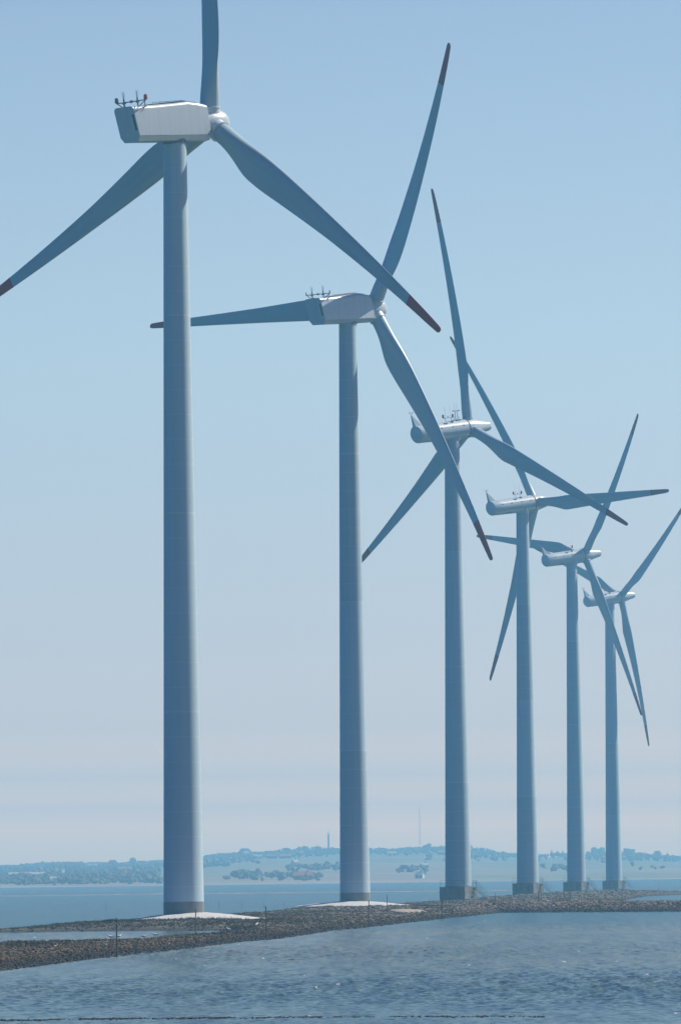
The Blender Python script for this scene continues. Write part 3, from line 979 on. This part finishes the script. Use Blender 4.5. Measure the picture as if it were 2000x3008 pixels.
rnd = random.Random(3)
spots = []
while len(spots) < 22000:
    px = rnd.uniform(-150, 2150); py = rnd.uniform(2612, 2880)
    p = on_plane(px, py, 0.3)
    if p.y > 1750 or p.y < 320: continue
    h = land_height(p.x, p.y)
    if h < -0.05: continue
    r = rnd.uniform(0.035, 0.095) * (0.8 + p.y / 900) * (1.6 if rnd.random() < 0.06 else 1)
    spots.append((p.x, p.y, h + r * 0.2, r, 0.7))
# edge stones, tightly packed at the waterline
flen = []
for i in range(len(front) - 1):
    a, b = Vector(front[i]), Vector(front[i + 1]); flen.append((b - a).length)
edge = 0
while edge < 9000:
    px = rnd.uniform(-150, 2150)
    # pick along the front edge evenly in view
    for i in range(len(front) - 1):
        pa = front[i]; pb = front[i + 1]
        xa = pa[0] / pa[1] * F + 1000; xb = pb[0] / pb[1] * F + 1000
        if xa <= px <= xb: break
    t = (px - xa) / (xb - xa)
    # perspective-correct position on the segment
    ang = (px - 1000) / F
    den = (pb[0] - pa[0]) - ang * (pb[1] - pa[1])
    tt = (ang * pa[1] - pa[0]) / den
    q = Vector((pa[0] + (pb[0] - pa[0]) * tt, pa[1] + (pb[1] - pa[1]) * tt))
    d = (Vector(pb) - Vector(pa)).normalized(); nrm = Vector((-d.y, d.x))
    off = abs(rnd.gauss(0, 1.3)) - 0.5
    q = q + nrm * off + d * rnd.uniform(-3, 3)
    h = land_height(q.x, q.y)
    r = rnd.uniform(0.06, 0.14) * (0.75 + q.y / 900)
    spots.append((q.x, q.y, max(h, -0.05) + r * 0.25, r, 0.75)); edge += 1
rock_object('shore_stones', spots, M_ROCK)
spots = []
tries = 0
while len(spots) < 9000 and tries < 200000:
    tries += 1
    px = rnd.uniform(1330, 2200); py = rnd.uniform(2640, 2692)
    p = on_plane(px, py, rnd.uniform(0, 1.2))
    if p.y < 500 or p.y > 1250: continue
    fd = segdist_front(p.x, p.y)
    if fd > 13 or segdist(p.x, p.y, OUTER) < 0: continue
    k = rip_amount(p.x, p.y)
    if rnd.random() > k * math.exp(-((fd - 4.0) / 5.0) ** 2): continue
    h = land_height(p.x, p.y)
    r = rnd.uniform(0.12, 0.30)
    spots.append((p.x, p.y, h + r * 0.3, r, 0.8))
rock_object('riprap_stones', spots, M_RIP)

# awash line of small stones close to the viewer
spots = []
reef = [(-200, 3002), (0, 3000), (204, 2997), (561, 2994), (800, 2991), (1100, 2990), (1450, 2989), (1750, 2987)]
def reef_y(px):
    return interp(reef, px)
for k in range(2600):
    px = rnd.uniform(-150, 1600)
    dens = 1.0 if px < 700 else 0.45 if px < 1050 else 0.35 if px > 1250 else 0.12
    if noise.noise(Vector((px * 0.012, 2.0, 0))) < -0.15: dens *= 0.3
    if rnd.random() > dens: continue
    p = on_plane(px, reef_y(px) + rnd.gauss(0, 1.0) + 2.2 * noise.noise(Vector((px * 0.006, 5, 0))))
    r = rnd.uniform(0.02, 0.055)
    spots.append((p.x, p.y, 0.006, r, 0.7))
rock_object('reef_stones', spots, M_ROCK)

def tufts(name, spots, mat):
    V = []; Fa = []
    rn = random.Random(5)
    for (x, y, z, h, w_) in spots:
        for k in range(9):
            a = rn.uniform(0, 6.28); ox, oy = rn.gauss(0, w_), rn.gauss(0, w_)
            bx, by = math.cos(a) * 0.035, math.sin(a) * 0.035
            hh = h * rn.uniform(0.5, 1.1); lx, ly = rn.gauss(0, 0.3) * hh, rn.gauss(0, 0.3) * hh
            n0 = len(V)
            V += [(x + ox - bx * w_ * 8, y + oy - by * w_ * 8, z - 0.03), (x + ox + bx * w_ * 8, y + oy + by * w_ * 8, z - 0.03), (x + ox + lx, y + oy + ly, z + hh)]
            Fa.append((n0, n0 + 1, n0 + 2))
    me = bpy.data.meshes.new(name); me.from_pydata(V, [], Fa); me.materials.append(mat)
    return tag(link(bpy.data.objects.new(name, me)), kind='stuff')
spots = []
tries = 0
while len(spots) < 5200 and tries < 60000:
    tries += 1
    px = rnd.uniform(-150, 2150); py = rnd.uniform(2612, 2790)
    p = on_plane(px, py, 0.4)
    if p.y > 1750: continue
    h = land_height(p.x, p.y)
    if h < 0.22: continue
    bk = -segdist(p.x, p.y, [(-400, 0)]) if False else 0
    n_ = noise.noise(Vector((p.x * 0.10, p.y * 0.035, 7)))
    far_bank = px < 760 and py < 2736
    want = 0.8 if far_bank else (0.5 if n_ > 0.12 else 0.03)
    if rnd.random() > want: continue
    spots.append((p.x, p.y, h, rnd.uniform(0.08, 0.26), rnd.uniform(0.08, 0.2)))
# skirts of grass round the two gravel mounds
for f_, rad in ((feet[0], 8.2), (feet[1], 8.9)):
    for k in range(260):
        a = rnd.uniform(math.pi * 0.9, math.pi * 2.1)
        q = Vector((f_.x + 0.8 + math.cos(a) * rad * rnd.uniform(0.93, 1.1), f_.y + math.sin(a) * rad * 1.25 * rnd.uniform(0.93, 1.1)))
        if noise.noise(Vector((a * 3, f_.x, 0))) < -0.1: continue
        spots.append((q.x, q.y, max(0.25, land_height(q.x, q.y)), rnd.uniform(0.12, 0.32), 0.16))
tufts('salt_grass', spots, M_GRASS)

# pale patch of sand beside the second mound
mb = MB()
c = on_plane(1190, 2676, 0.6)
loop = []
rings = []
for t in (1.0, 0.7, 0.35, 0.03):
    loop = []
    for k in range(40):
        a = 2 * math.pi * k / 40
        e = 1 + 0.3 * noise.noise(Vector((math.cos(a) * 1.6, math.sin(a) * 1.6, 4)))
        x = c.x + math.cos(a) * 2.4 * t * e; y = c.y + math.sin(a) * 34 * t * e
        loop.append(Vector((x, y, land_height(x, y) + 0.14 * (1 - t) + 0.10 - 0.2 * (t > 0.9))))
    rings.append(loop)
mb.rings(rings)
tag(mb.build('sand_patch', M_SAND, smooth=4), kind='structure')

# low sandbar out in the sound
V = []; Fa = []
nu, nv = 420, 7
line = [(-900, 2641), (-300, 2637), (0, 2633.5), (300, 2630), (600, 2626), (1000, 2622), (1500, 2617), (1540, 2616.5)]
for i in range(nu + 1):
    px = -700 + 2230 * i / nu
    p = on_plane(px, interp(line, px))
    for j in range(nv):
        v = j / (nv - 1) * 2 - 1
        wd = 60 * (1 + 0.6 * noise.noise(Vector((i * 0.07, 1, 1))))
        z = 0.10 * (1 - v * v) - 0.04 + 0.09 * noise.noise(Vector((i * 0.22, v * 1.2, 0)))
        V.append((p.x, p.y + v * wd, z))
for i in range(nu):
    for j in range(nv - 1):
        a = i * nv + j
        Fa.append((a, a + nv, a + nv + 1, a + 1))
me = bpy.data.meshes.new('sandbar'); me.from_pydata(V, [], Fa); me.materials.append(M_BAR); me.shade_smooth()
tag(link(bpy.data.objects.new('sandbar', me)), kind='structure')

# ------------------------------------------------------------------ far shore
SHORE = 3400.0; RIDGE = 6500.0
sky_px = [(-5000, 2548), (-2500, 2530), (-400, 2545), (0, 2538), (138, 2528), (306, 2530), (480, 2523), (612, 2506), (700, 2500), (834, 2494), (963, 2487), (1088, 2489), (1303, 2482), (1451, 2496), (1518, 2503), (1666, 2501), (1829, 2495), (1882, 2506), (1950, 2503), (2000, 2512), (2400, 2522), (4500, 2500), (8000, 2530)]
def ridge_h(x):
    px = 1000 + x / RIDGE * F + 14
    y = smooth_interp(sky_px, px, 60) + 17
    yy = y + (px - 1000) * 0.0131
    return CZ + (2569 - yy) * RIDGE / F
def far_h(x, y):
    t = (y - SHORE) / (RIDGE - SHORE)
    xr = x / max(y, 1) * RIDGE
    hr = ridge_h(xr)
    n_ = noise.noise(Vector((x * 0.0016, y * 0.0012, 2))) * 2.0 + noise.noise(Vector((x * 0.006, y * 0.003, 5))) * 0.8
    if t < 0: return -0.5
    bl = min(1, t / 0.03)
    if t <= 1:
        return bl * (0.5 + (hr - 0.5) * (t ** 0.85) + n_ * min(1, t * 5) * (1 - t))
    return hr - (t - 1) * 14 
xs = [math.copysign(abs(u) ** 1.5, u) * 2850 for u in [(-1 + 2 * i / 220) for i in range(221)]]
ys = [SHORE - 30 + (10600 - SHORE) * (j / 110) ** 1.4 for j in range(111)]
V = []; Fa = []
for y in ys:
    for x in xs:
        V.append((x, y, far_h(x, y)))
W2 = len(xs)
for j in range(len(ys) - 1):
    for i in range(W2 - 1):
        a = j * W2 + i
        Fa.append((a, a + 1, a + W2 + 1, a + W2))
me = bpy.data.meshes.new('far_hills'); me.from_pydata(V, [], Fa); me.materials.append(M_FIELD); me.shade_smooth()
tag(link(bpy.data.objects.new('far_hills', me)), kind='structure')
# pale beach under the low bluff
mb = MB()
rings_a = []
vs = []
for i in range(161):
    x = -1400 + 2800 * i / 160
    vs.append(((x, SHORE - 24 + 6 * noise.noise(Vector((x * .01, 0, 0))), 0.02), (x, SHORE + 2, 0.5 + 0.5 * noise.noise(Vector((x * .02, 3, 0))))))
mb.rings([[Vector(a), Vector(b)] for a, b in vs], cap=False, closed=False)
tag(mb.build('beach', M_SAND), kind='structure')

def hill_hit(px, py):
    d = ray(px, py)
    D = SHORE
    while D < RIDGE + 40:
        t = D / d.y
        z = CZ + d.z * t
        if z <= far_h(d.x * t, D): return Vector((d.x * t, D, far_h(d.x * t, D)))
        D += 12
    return Vector((d.x * RIDGE / d.y, RIDGE, far_h(d.x * RIDGE / d.y, RIDGE)))

def crown(V, Fa, c, r, hgt, rn, n=5):
    """a ragged crown of several small lumps"""
    phi_ = 1.618
    base = [Vector(v).normalized() for v in [(-1, phi_, 0), (1, phi_, 0), (-1, -phi_, 0), (1, -phi_, 0), (0, -1, phi_), (0, 1, phi_), (0, -1, -phi_), (0, 1, -phi_), (phi_, 0, -1), (phi_, 0, 1), (-phi_, 0, -1), (-phi_, 0, 1)]]
    fc = [(0, 11, 5), (0, 5, 1), (0, 1, 7), (0, 7, 10), (0, 10, 11), (1, 5, 9), (5, 11, 4), (11, 10, 2), (10, 7, 6), (7, 1, 8), (3, 9, 4), (3, 4, 2), (3, 2, 6), (3, 6, 8), (3, 8, 9), (4, 9, 5), (2, 4, 11), (6, 2, 10), (8, 6, 7), (9, 8, 1)]
    for k in range(n):
        a = rn.uniform(0, 6.28); u = rn.uniform(0, 1)
        rr = r * rn.uniform(0.35, 0.62)
        cx = c[0] + math.cos(a) * r * 0.6 * rn.random(); cy = c[1] + math.sin(a) * r * 0.6 * rn.random()
        cz = c[2] + hgt * (0.25 + 0.55 * u)
        n0 = len(V)
        for b in base:
            q = rr * rn.uniform(0.6, 1.25)
            V.append((cx + b.x * q, cy + b.y * q, cz + b.z * q * 0.8))
        Fa += [(p + n0, q2 + n0, t + n0) for p, q2, t in fc]
V = []; Fa = []
rn = random.Random(11)
x = -900.0
while x < 900:
    big = noise.noise(Vector((x * 0.012, 0, 9)))
    hgt = 4.3 + 6.0 * max(0, big) + rn.uniform(-0.8, 0.8)
    if big > -0.42:
        for row in range(2):
            yy = RIDGE - 20 + rn.uniform(-60, 40)
            xx = x * yy / RIDGE + rn.uniform(-2, 2)
            crown(V, Fa, (xx, yy, far_h(xx, yy) - 0.5), rn.uniform(2.6, 4.6), hgt, rn, 4)
    x += rn.uniform(2.5, 4.5)
# town gardens, copses and hedgerows down the slope
for (ax, ay, bx, by, dens) in [(600, 2522, 960, 2512, 150), (960, 2508, 1330, 2506, 170), (0, 2550, 480, 2542, 150), (20, 2565, 300, 2560, 70), (150, 2585, 420, 2580, 50), (700, 2572, 900, 2578, 34), (1370, 2520, 1500, 2518, 40), (600, 2537, 760, 2532, 40), (1150, 2566, 1260, 2562, 14), (1560, 2552, 1680, 2560, 10), (1700, 2520, 2000, 2530, 70), (100, 2540, 460, 2536, 90), (600, 2516, 1340, 2498, 520), (600, 2510, 1340, 2492, 300), (1340, 2506, 2000, 2520, 160), (-20, 2560, 470, 2556, 260), (-20, 2573, 470, 2570, 260), (-20, 2588, 470, 2582, 260), (0, 2548, 250, 2545, 100), (-30, 2597, 480, 2592, 200), (-30, 2591, 480, 2588, 160), (840, 2553, 1000, 2557, 50), (1240, 2526, 2000, 2530, 60), (480, 2550, 700, 2545, 50), (650, 2586, 950, 2584, 26), (1850, 2556, 2050, 2560, 10), (0, 2592, 260, 2590, 26)]:
    for k in range(dens):
        t = rn.random()
        px = ax + (bx - ax) * t; py = ay + (by - ay) * t + rn.gauss(0, 3.0)
        p = hill_hit(px, py)
        crown(V, Fa, (p.x, p.y, p.z - 0.4), rn.uniform(1.8, 3.8), rn.uniform(2.5, 5.5), rn, 3)
me = bpy.data.meshes.new('far_woodland'); me.from_pydata(V, [], Fa); me.materials.append(M_WOOD)
tag(link(bpy.data.objects.new('far_woodland', me)), kind='stuff')

def far_tree(px, h, r, label, conifer=False):
    h *= 0.70; r *= 1.25
    yy = RIDGE - 70
    x_ = ray(px, 2500); x_ = x_.x / x_.y * yy
    root = empty('far_tree', (x_, yy, far_h(x_, yy) - 0.3))
    tag(root, label, 'tree', 'single trees on the far skyline')
    mb = MB(); mb.tube((0, 0, 0), (0, 0, h * 0.55), 0.28, 0.14, 6)
    for k in range(4):
        a = k * 1.7; mb.tube((0, 0, h * (0.3 + 0.05 * k)), (math.cos(a) * r * 0.5, math.sin(a) * r * 0.5, h * (0.5 + 0.06 * k)), 0.1, 0.05, 5)
    mb.build('trunk', M_TRUNK, root)
    V = []; Fa = []
    if conifer:
        for k in range(9):
            t = k / 8
            crown(V, Fa, (0, 0, h * (0.2 + 0.72 * t)), r * (1.05 - 0.9 * t), 1.2, rn, 4)
    else:
        crown(V, Fa, (0, 0, h * 0.25), r, h * 0.8, rn, 16)
    me = bpy.data.meshes.new('crown'); me.from_pydata(V, [], Fa); me.materials.append(M_WOOD)
    link(bpy.data.objects.new('crown', me), root)
for a in [(716, 11.5, 5.5, 'broad round tree on the far skyline, right of the nearest tower'),
          (840, 9.5, 4.5, 'round tree on the skyline between the nearest tower and the short mast'),
          (899, 10.5, 4.2, 'tall tree on the skyline just left of the short mast'),
          (390, 10.5, 4.0, 'tree standing proud of the skyline just left of the nearest tower'),
          (330, 8.5, 4.0, 'low broad tree on the skyline well left of the nearest tower'),
          (240, 9.5, 2.2, 'slim tree on the left skyline, halfway between photo edge and nearest tower', True),
          (1256, 10.0, 4.0, 'rounded tree on the skyline between thin tall mast and third tower'),
          (1620, 12.0, 2.2, 'slim spiky conifer on the skyline just right of the fourth tower', True),
          (1637, 10.0, 2.2, 'slim spiky conifer on the skyline midway between fourth and fifth towers', True),
          (1652, 9.0, 2.4, 'shorter spiky conifer on the skyline just left of the fifth tower', True),
          (1745, 11.5, 4.2, 'loose open tree on the skyline right of the fifth tower'),
          (1765, 11.5, 3.6, 'narrow tree on the skyline just left of the sixth tower'),
          (1846, 10.5, 5.5, 'broad tree on the skyline just right of the sixth tower'),
          (1931, 10.0, 4.0, 'tall rounded tree in the group near the right photo edge'),
          (1960, 9.5, 2.4, 'spiky conifer on the skyline nearest the right photo edge', True)]:
    far_tree(*a)

def house(px, py, L, W, H, roofh, rz, wall, roof, label, cat='house', chimney=True):
    p = hill_hit(px, py)
    if L < 20: L, W, H, roofh = L * 0.72, W * 0.72, H * 0.72, roofh * 0.72
    root = empty('barn' if cat == 'barn' else 'house', p, R(rz))
    tag(root, label, cat, 'far buildings on the slope')
    mb = MB(); mb.box((0, 0, H / 2 - 0.5), (L / 2, W / 2, H / 2 + 0.5))
    mb.faces([(-L / 2, -W / 2, H), (-L / 2, W / 2, H), (-L / 2, 0, H + roofh), (L / 2, -W / 2, H), (L / 2, W / 2, H), (L / 2, 0, H + roofh)], [(0, 1, 2), (3, 5, 4)])
    mb.build('wall', wall, root)
    mb = MB(); e = 0.35
    for sgn in (-1, 1):
        v = [(-L / 2 - e, sgn * (W / 2 + e), H - e * roofh / (W / 2)), (L / 2 + e, sgn * (W / 2 + e), H - e * roofh / (W / 2)), (L / 2 + e, 0, H + roofh), (-L / 2 - e, 0, H + roofh)]
        mb.faces([(a, b, c_ + 0.02) for a, b, c_ in v] + [(a, b, c_ + 0.2) for a, b, c_ in v], [(0, 1, 2, 3), (4, 7, 6, 5), (0, 4, 5, 1), (1, 5, 6, 2), (2, 6, 7, 3), (3, 7, 4, 0)])
    rf = mb.build('roof', roof, root)
    if chimney:
        mb = MB(); mb.box((L * 0.2, 0, H + roofh + 0.3), (0.35, 0.3, 0.7)); mb.build('chimney', M_WALLB, rf)
    n = max(2, int(L / 4))
    for k in range(n):
        mb = MB(); mb.box((-L / 2 + (k + .5) * L / n, -W / 2 - 0.03, H * 0.5), (0.55, 0.05, 0.6)); mb.build('window', M_DARK, root)
WW, WB, RR_, RG = M_WALLW, M_WALLB, M_ROOFR, M_ROOFG
for a in [(79, 2581, 23, 7, 2.4, 1.3, 4, WB, RG, 'long low barn with a pale grey roof, lowest building at far left', 'barn', False),
          (172, 2571, 12, 8, 3.4, 2.4, -20, WW, RG, 'pale house with a grey roof, just right of and above the long barn'),
          (148, 2594, 9, 6, 2.6, 2.0, 10, WW, RG, 'small pale shed low on the shore below the long barn', 'barn', False),
          (365, 2564, 16, 8, 3.2, 2.4, 5, WW, RR_, 'wide white house with red roof, mid slope left of nearest tower'),
          (402, 2541, 15, 8, 3.0, 2.6, 0, WB, RR_, 'brick house with bright orange roof, under the left skyline'),
          (459, 2530, 18, 9, 3.2, 2.6, 3, WW, RR_, 'orange roofed house touching the skyline beside the nearest tower'),
          (275, 2550, 16, 8, 3.0, 2.2, -5, WW, RG, 'pale grey roofed house on the left slope, above the wide white one'),
          (722, 2517, 8, 6, 5.0, 2.0, 30, WW, RG, 'tall small white house near skyline, first right of nearest tower'),
          (733, 2522, 8, 6, 3.4, 2.0, -15, WW, RR_, 'small white house with red roof, next to the tall white one'),
          (757, 2524, 10, 7, 3.0, 2.2, 10, WW, RG, 'pale house with grey roof, third building right of nearest tower'),
          (800, 2523, 13, 8, 3.0, 2.4, -4, WB, RR_, 'left one of the two long orange roofed brick houses'),
          (838, 2523, 14, 8, 3.0, 2.4, 6, WB, RR_, 'right one of the two long orange roofed brick houses'),
          (880, 2513, 9, 7, 3.2, 2.4, 25, WW, RR_, 'small red roofed house among trees left of the short mast'),
          (893, 2586, 14, 9, 3.4, 2.8, -12, WB, RR_, 'red brick farmhouse low by the water, left of second tower'),
          (866, 2556, 4, 4, 7.0, 2.2, 40, WW, RG, 'narrow pale tower house on mid slope, above the brick farmhouse'),
          (1151, 2515, 11, 7, 3.2, 2.2, 8, WW, RG, 'white house with grey roof between second tower and thin mast'),
          (1190, 2494, 16, 9, 3.0, 2.4, 0, WW, RG, 'long pale building on the skyline left of the thin mast'),
          (1247, 2553, 6, 5, 3.2, 2.0, 20, WW, RG, 'single small white cottage in the green field left of third tower'),
          (1233, 2582, 6, 5, 3.0, 2.0, -20, WW, RG, 'small white cottage low on the shore left of third tower'),
          (1300, 2512, 12, 8, 3.0, 2.2, 5, WB, RR_, 'red roofed house just left of the third tower'),
          (1915, 2519, 9, 6, 3.6, 2.0, 15, WW, RG, 'lone pale house below the trees at the far right'),
          ]:
    house(*a)

def mast(px, y0, y1, D, r0, r1, name, label, guy=False):
    b = at_depth(px, y0, D); t = at_depth(px, y1, D)
    zb = far_h(b.x, D) - 0.5
    root = empty(name, (b.x, D, zb)); tag(root, label, 'mast')
    H = t.z - zb
    mb = MB()
    if guy:
        for k in range(3):
            a = k * 2.094
            mb.tube((math.cos(a) * r0, math.sin(a) * r0, 0), (math.cos(a) * r1, math.sin(a) * r1, H * 0.9), 0.09, 0.09, 5)
        n = int(H / 2.2)
        for k in range(n):
            z0 = H * 0.9 * k / n; z1 = H * 0.9 * (k + 1) / n
            for j in range(3):
                a = j * 2.094 + 0; b2 = (j + 1) * 2.094
                mb.tube((math.cos(a) * r0, math.sin(a) * r0, z0), (math.cos(b2) * r0, math.sin(b2) * r0, z1), 0.05, 0.05, 4)
        mb.build('lattice', M_STEEL, root)
        m2 = MB(); m2.tube((0, 0, H * 0.88), (0, 0, H), 0.1, 0.05, 6); m2.build('antenna', M_STEEL, root)
    else:
        mb.tube((0, 0, 0), (0, 0, H * 0.85), r0, r1, 14); mb.build('shaft', M_CONC, root)
        m2 = MB(); m2.tube((0, 0, H * 0.85), (0, 0, H), 0.35, 0.15, 8)
        m2.tube((0, 0, H * 0.80), (0, 0, H * 0.86), r1 * 1.3, r1 * 1.3, 14); m2.build('antenna', M_STEEL, root)
mast(965, 2490, 2442, RIDGE, 1.0, 0.85, 'radio_tower', 'short thick radio tower on the far skyline left of the second tower')
mast(1233, 2486, 2362, RIDGE, 0.5, 0.5, 'radio_mast', 'tall thin lattice mast on the far skyline left of the third tower', True)
mast(934.5, 2492, 2481, RIDGE, 0.4, 0.3, 'radio_mast', 'tiny short mast on the skyline just left of the thick radio tower')

# ------------------------------------------------------------------ stakes
def stake(px, yb, yt, z, label, group, r=0.045, lean=0.0, top=True):
    p = on_plane(px, yb, z)
    s_ = F / p.y
    H = (yb - yt) / s_
    root = empty('stake', (p.x, p.y, z), random.uniform(0, 3))
    tag(root, label, 'stake', group)
    mb = MB()
    rr = r
    segs = 5
    pts = [Vector((lean * t * t * H + 0.015 * math.sin(t * 5 + px), 0, -0.35 + (H + 0.35) * t)) for t in [k / segs for k in range(segs + 1)]]
    mb.rings([[p_ + Vector((math.cos(a) * rr * (1 - .25 * k / segs), math.sin(a) * rr * (1 - .25 * k / segs), 0)) for a in [j * math.pi / 4 for j in range(8)]] for k, p_ in enumerate(pts)])
    mb.build('pole', M_POST, root, smooth=R(50))
    if top:
        m2 = MB(); m2.tube(pts[-1] + Vector((0, 0, -0.14)), pts[-1] + Vector((0, 0, -0.08)), rr * 1.25, rr * 1.25, 8)
        m2.tube(pts[-2] + Vector((0, 0, 0)), pts[-2] + Vector((0, 0, 0.05)), rr * 1.3, rr * 1.3, 8)
        m2.build('wire_band', M_STEEL, root)
GN = 'stakes along the stony near edge of the spit'
for a in [(343, 2797, 2698, 0.35, 'dark stake on the near shore, leftmost of the row'),
          (575, 2747, 2672, 0.35, 'dark stake in front of the pale mound of the nearest tower'),
          (782, 2745, 2664, 0.4, 'dark stake standing right of the nearest tower mound'),
          (1083.5, 2713, 2646, 0.45, 'dark stake just in front of the second tower foot'),
          (1137.5, 2682, 2632, 0.5, 'dark stake beside the pale sand patch'),
          (1298, 2690, 2630, 0.5, 'dark stake just left of the third tower block'),
          (1455, 2654, 2625, 0.5, 'stake between the third tower stair and fourth tower block'),
          (1582, 2656, 2620, 0.5, 'stake in front of the right side of the fourth tower block'),
          (1657.5, 2642, 2614, 0.5, 'stake just left of the fifth tower block'),
          (1676, 2646, 2618, 0.5, 'stake in front of the left corner of the fifth tower block'),
          (1799, 2630, 2612, 0.5, 'short stake in front of the sixth tower block'),
          (1827.5, 2635, 2609, 0.5, 'stake in front of the right side of the sixth tower block'),
          (1935, 2618, 2608, 0.5, 'small far stake right of the sixth tower')]:
    stake(*a, GN, r=0.05 if a[0] < 1200 else 0.06)
GS = 'net stakes standing in the sea behind the spit'
for a in [(644, 2672, 2650, 0.0, 'net stake in the sea, first right of the nearest tower foot'),
          (710, 2671, 2650, 0.0, 'net stake in the sea, second right of the nearest tower foot'),
          (775, 2671, 2650, 0.0, 'net stake in the sea above the near stake with the gull'),
          (834, 2666, 2651, 0.0, 'net stake in the sea, midway between the first two towers'),
          (893, 2663, 2651, 0.0, 'net stake in the sea, nearest the second tower'),
          (312, 2678, 2652, 0.0, 'lone faint net stake in the sea left of the nearest tower')]:
    stake(*a, GS, r=0.035, top=False)

# ------------------------------------------------------------------ gulls
def gull_mesh_body():
    bm = bmesh.new()
    me = bpy.data.meshes.new('body')
    pts = [(-0.22, 0, 0.20), (-0.12, 0, 0.21), (0.0, 0, 0.22), (0.10, 0, 0.25), (0.15, 0, 0.31), (0.19, 0, 0.345), (0.225, 0, 0.34)]
    rad = [(0.012, 0.01), (0.05, 0.045), (0.075, 0.075), (0.062, 0.06), (0.036, 0.036), (0.037, 0.037), (0.014, 0.014)]
    vs = [bm.verts.new(p) for p in pts]
    for a, b in zip(vs[:-1], vs[1:]): bm.edges.new((a, b))
    bm.to_mesh(me); bm.free()
    return me, rad
def gull(p, rz, label, group='gulls resting on the spit', s=1.15):
    root = empty('gull', p, rz)
    root.scale = (s, s, s)
    tag(root, label, 'gull', group)
    me, rad = gull_mesh_body()
    me.materials.append(M_GULL)
    o = link(bpy.data.objects.new('body', me), root)
    sk = o.modifiers.new('skin', 'SKIN')
    for v, r_ in zip(me.skin_vertices[0].data, rad): v.radius = r_
    me.skin_vertices[0].data[2].use_root = True
    sb = o.modifiers.new('sub', 'SUBSURF'); sb.levels = 2; sb.render_levels = 2
    for sy in (-1, 1):
        mb = MB()
        mb.faces([(0.09, sy * 0.062, 0.27), (0.0, sy * 0.082, 0.275), (-0.12, sy * 0.055, 0.25), (-0.30, sy * 0.02, 0.215), (-0.14, sy * 0.058, 0.20), (0.0, sy * 0.082, 0.205),
                  (0.09, sy * 0.050, 0.27), (0.0, sy * 0.062, 0.28), (-0.12, sy * 0.035, 0.255), (-0.30, sy * 0.008, 0.212), (-0.14, sy * 0.035, 0.20), (0.0, sy * 0.06, 0.20)],
                 [(0, 1, 2, 3, 4, 5), (6, 11, 10, 9, 8, 7), (0, 6, 7, 1), (1, 7, 8, 2), (2, 8, 9, 3), (3, 9, 10, 4), (4, 10, 11, 5), (5, 11, 6, 0)])
        mb.build('wing', M_GULLW, root)
        m2 = MB(); m2.tube((0.0, sy * 0.03, 0.17), (0.005, sy * 0.03, 0.0), 0.007, 0.006, 5); m2.box((0.025, sy * 0.03, 0.004), (0.03, 0.018, 0.004)); m2.build('leg', M_BILL, root)
    m3 = MB(); m3.tube((0.225, 0, 0.338), (0.275, 0, 0.326), 0.010, 0.004, 6); m3.build('bill', M_BILL, root)
for (px, py, z, rz, lab) in [(326, 2767, 0.35, 3.3, 'white gull standing left of the leftmost stake'),
                             (349, 2765, 0.35, 0.6, 'white gull standing right beside the leftmost stake'),
                             (143, 2770, 0.25, 2.9, 'gull at the lagoon edge, farthest left'),
                             (456, 2757, 0.35, 3.1, 'gull on the gravel between the two leftmost stakes'),
                             (423, 2753, 0.25, 0.3, 'tiny gull at the lagoon edge between the two leftmost stakes'),
                             (674, 2741, 0.4, 3.2, 'gull on the gravel right of the nearest tower, lying low'),
                             (754, 2722, 0.5, 1.2, 'white gull standing upright just left of the third stake'),
                             (1610, 2647, 0.9, 3.0, 'gull on the rocks below the fourth and fifth towers'),
                             (1689, 2644, 0.9, 0.2, 'gull on the rocks just below the fifth tower')]:
    p = on_plane(px, py, z)
    p.z = max(land_height(p.x, p.y), 0.0) + 0.03
    gull(p, rz, lab, s=1.15 if p.y < 700 else 1.4)
def flying(px, py, D, rz, label):
    p = at_depth(px, py, D)
    root = empty('gull', p, rz); root.scale = (1.3, 1.3, 1.3)
    tag(root, label, 'gull', 'gulls flying over the far shore')
    mb = MB(); mb.lathe([(-0.24, 0.01), (-0.12, 0.05), (0.02, 0.075), (0.14, 0.045), (0.2, 0.035), (0.24, 0.01)], axis='Y', n=12)
    mb.build('body', M_GULLW, root, smooth=R(60))
    for s_ in (-1, 1):
        mb = MB()
        top = [(s_ * 0.04, 0.08, 0.02), (s_ * 0.32, 0.14, 0.17), (s_ * 0.68, -0.06, 0.08), (s_ * 0.32, 0.0, 0.16), (s_ * 0.04, -0.08, 0.02)]
        mb.faces(top + [(a, b, c_ - 0.02) for a, b, c_ in top], [(0, 1, 3, 4), (1, 2, 3), (5, 9, 8, 6), (6, 8, 7), (0, 5, 6, 1), (1, 6, 7, 2), (2, 7, 8, 3), (3, 8, 9, 4)])
        mb.build('wing', M_GULLW, root)
flying(871, 2484, 2600, 0.4, 'tiny gull in flight above the skyline trees, lower of two')
flying(910, 2472, 2600, 1.0, 'tiny gull in flight above the skyline, higher of two')

# ------------------------------------------------------------------ haze
mb = MB()
mb.box((0, 5300, 62), (3000, 5600, 64))
hz = mb.build('haze', M_WATER)
hm = bpy.data.materials.new('haze_air'); hm.use_nodes = True
hn = hm.node_tree
hn.nodes.remove(hn.nodes['Principled BSDF'])
pv = hn.nodes.new('ShaderNodeVolumePrincipled')
pv.inputs['Color'].default_value = (0.30, 0.70, 1.0, 1)
pv.inputs['Density'].default_value = HAZE_DENSITY
pv.inputs['Anisotropy'].default_value = 0.0
hn.links.new(pv.outputs[0], hn.nodes['Material Output'].inputs['Volume'])
hz.data.materials.clear(); hz.data.materials.append(hm)
tag(hz, kind='stuff')
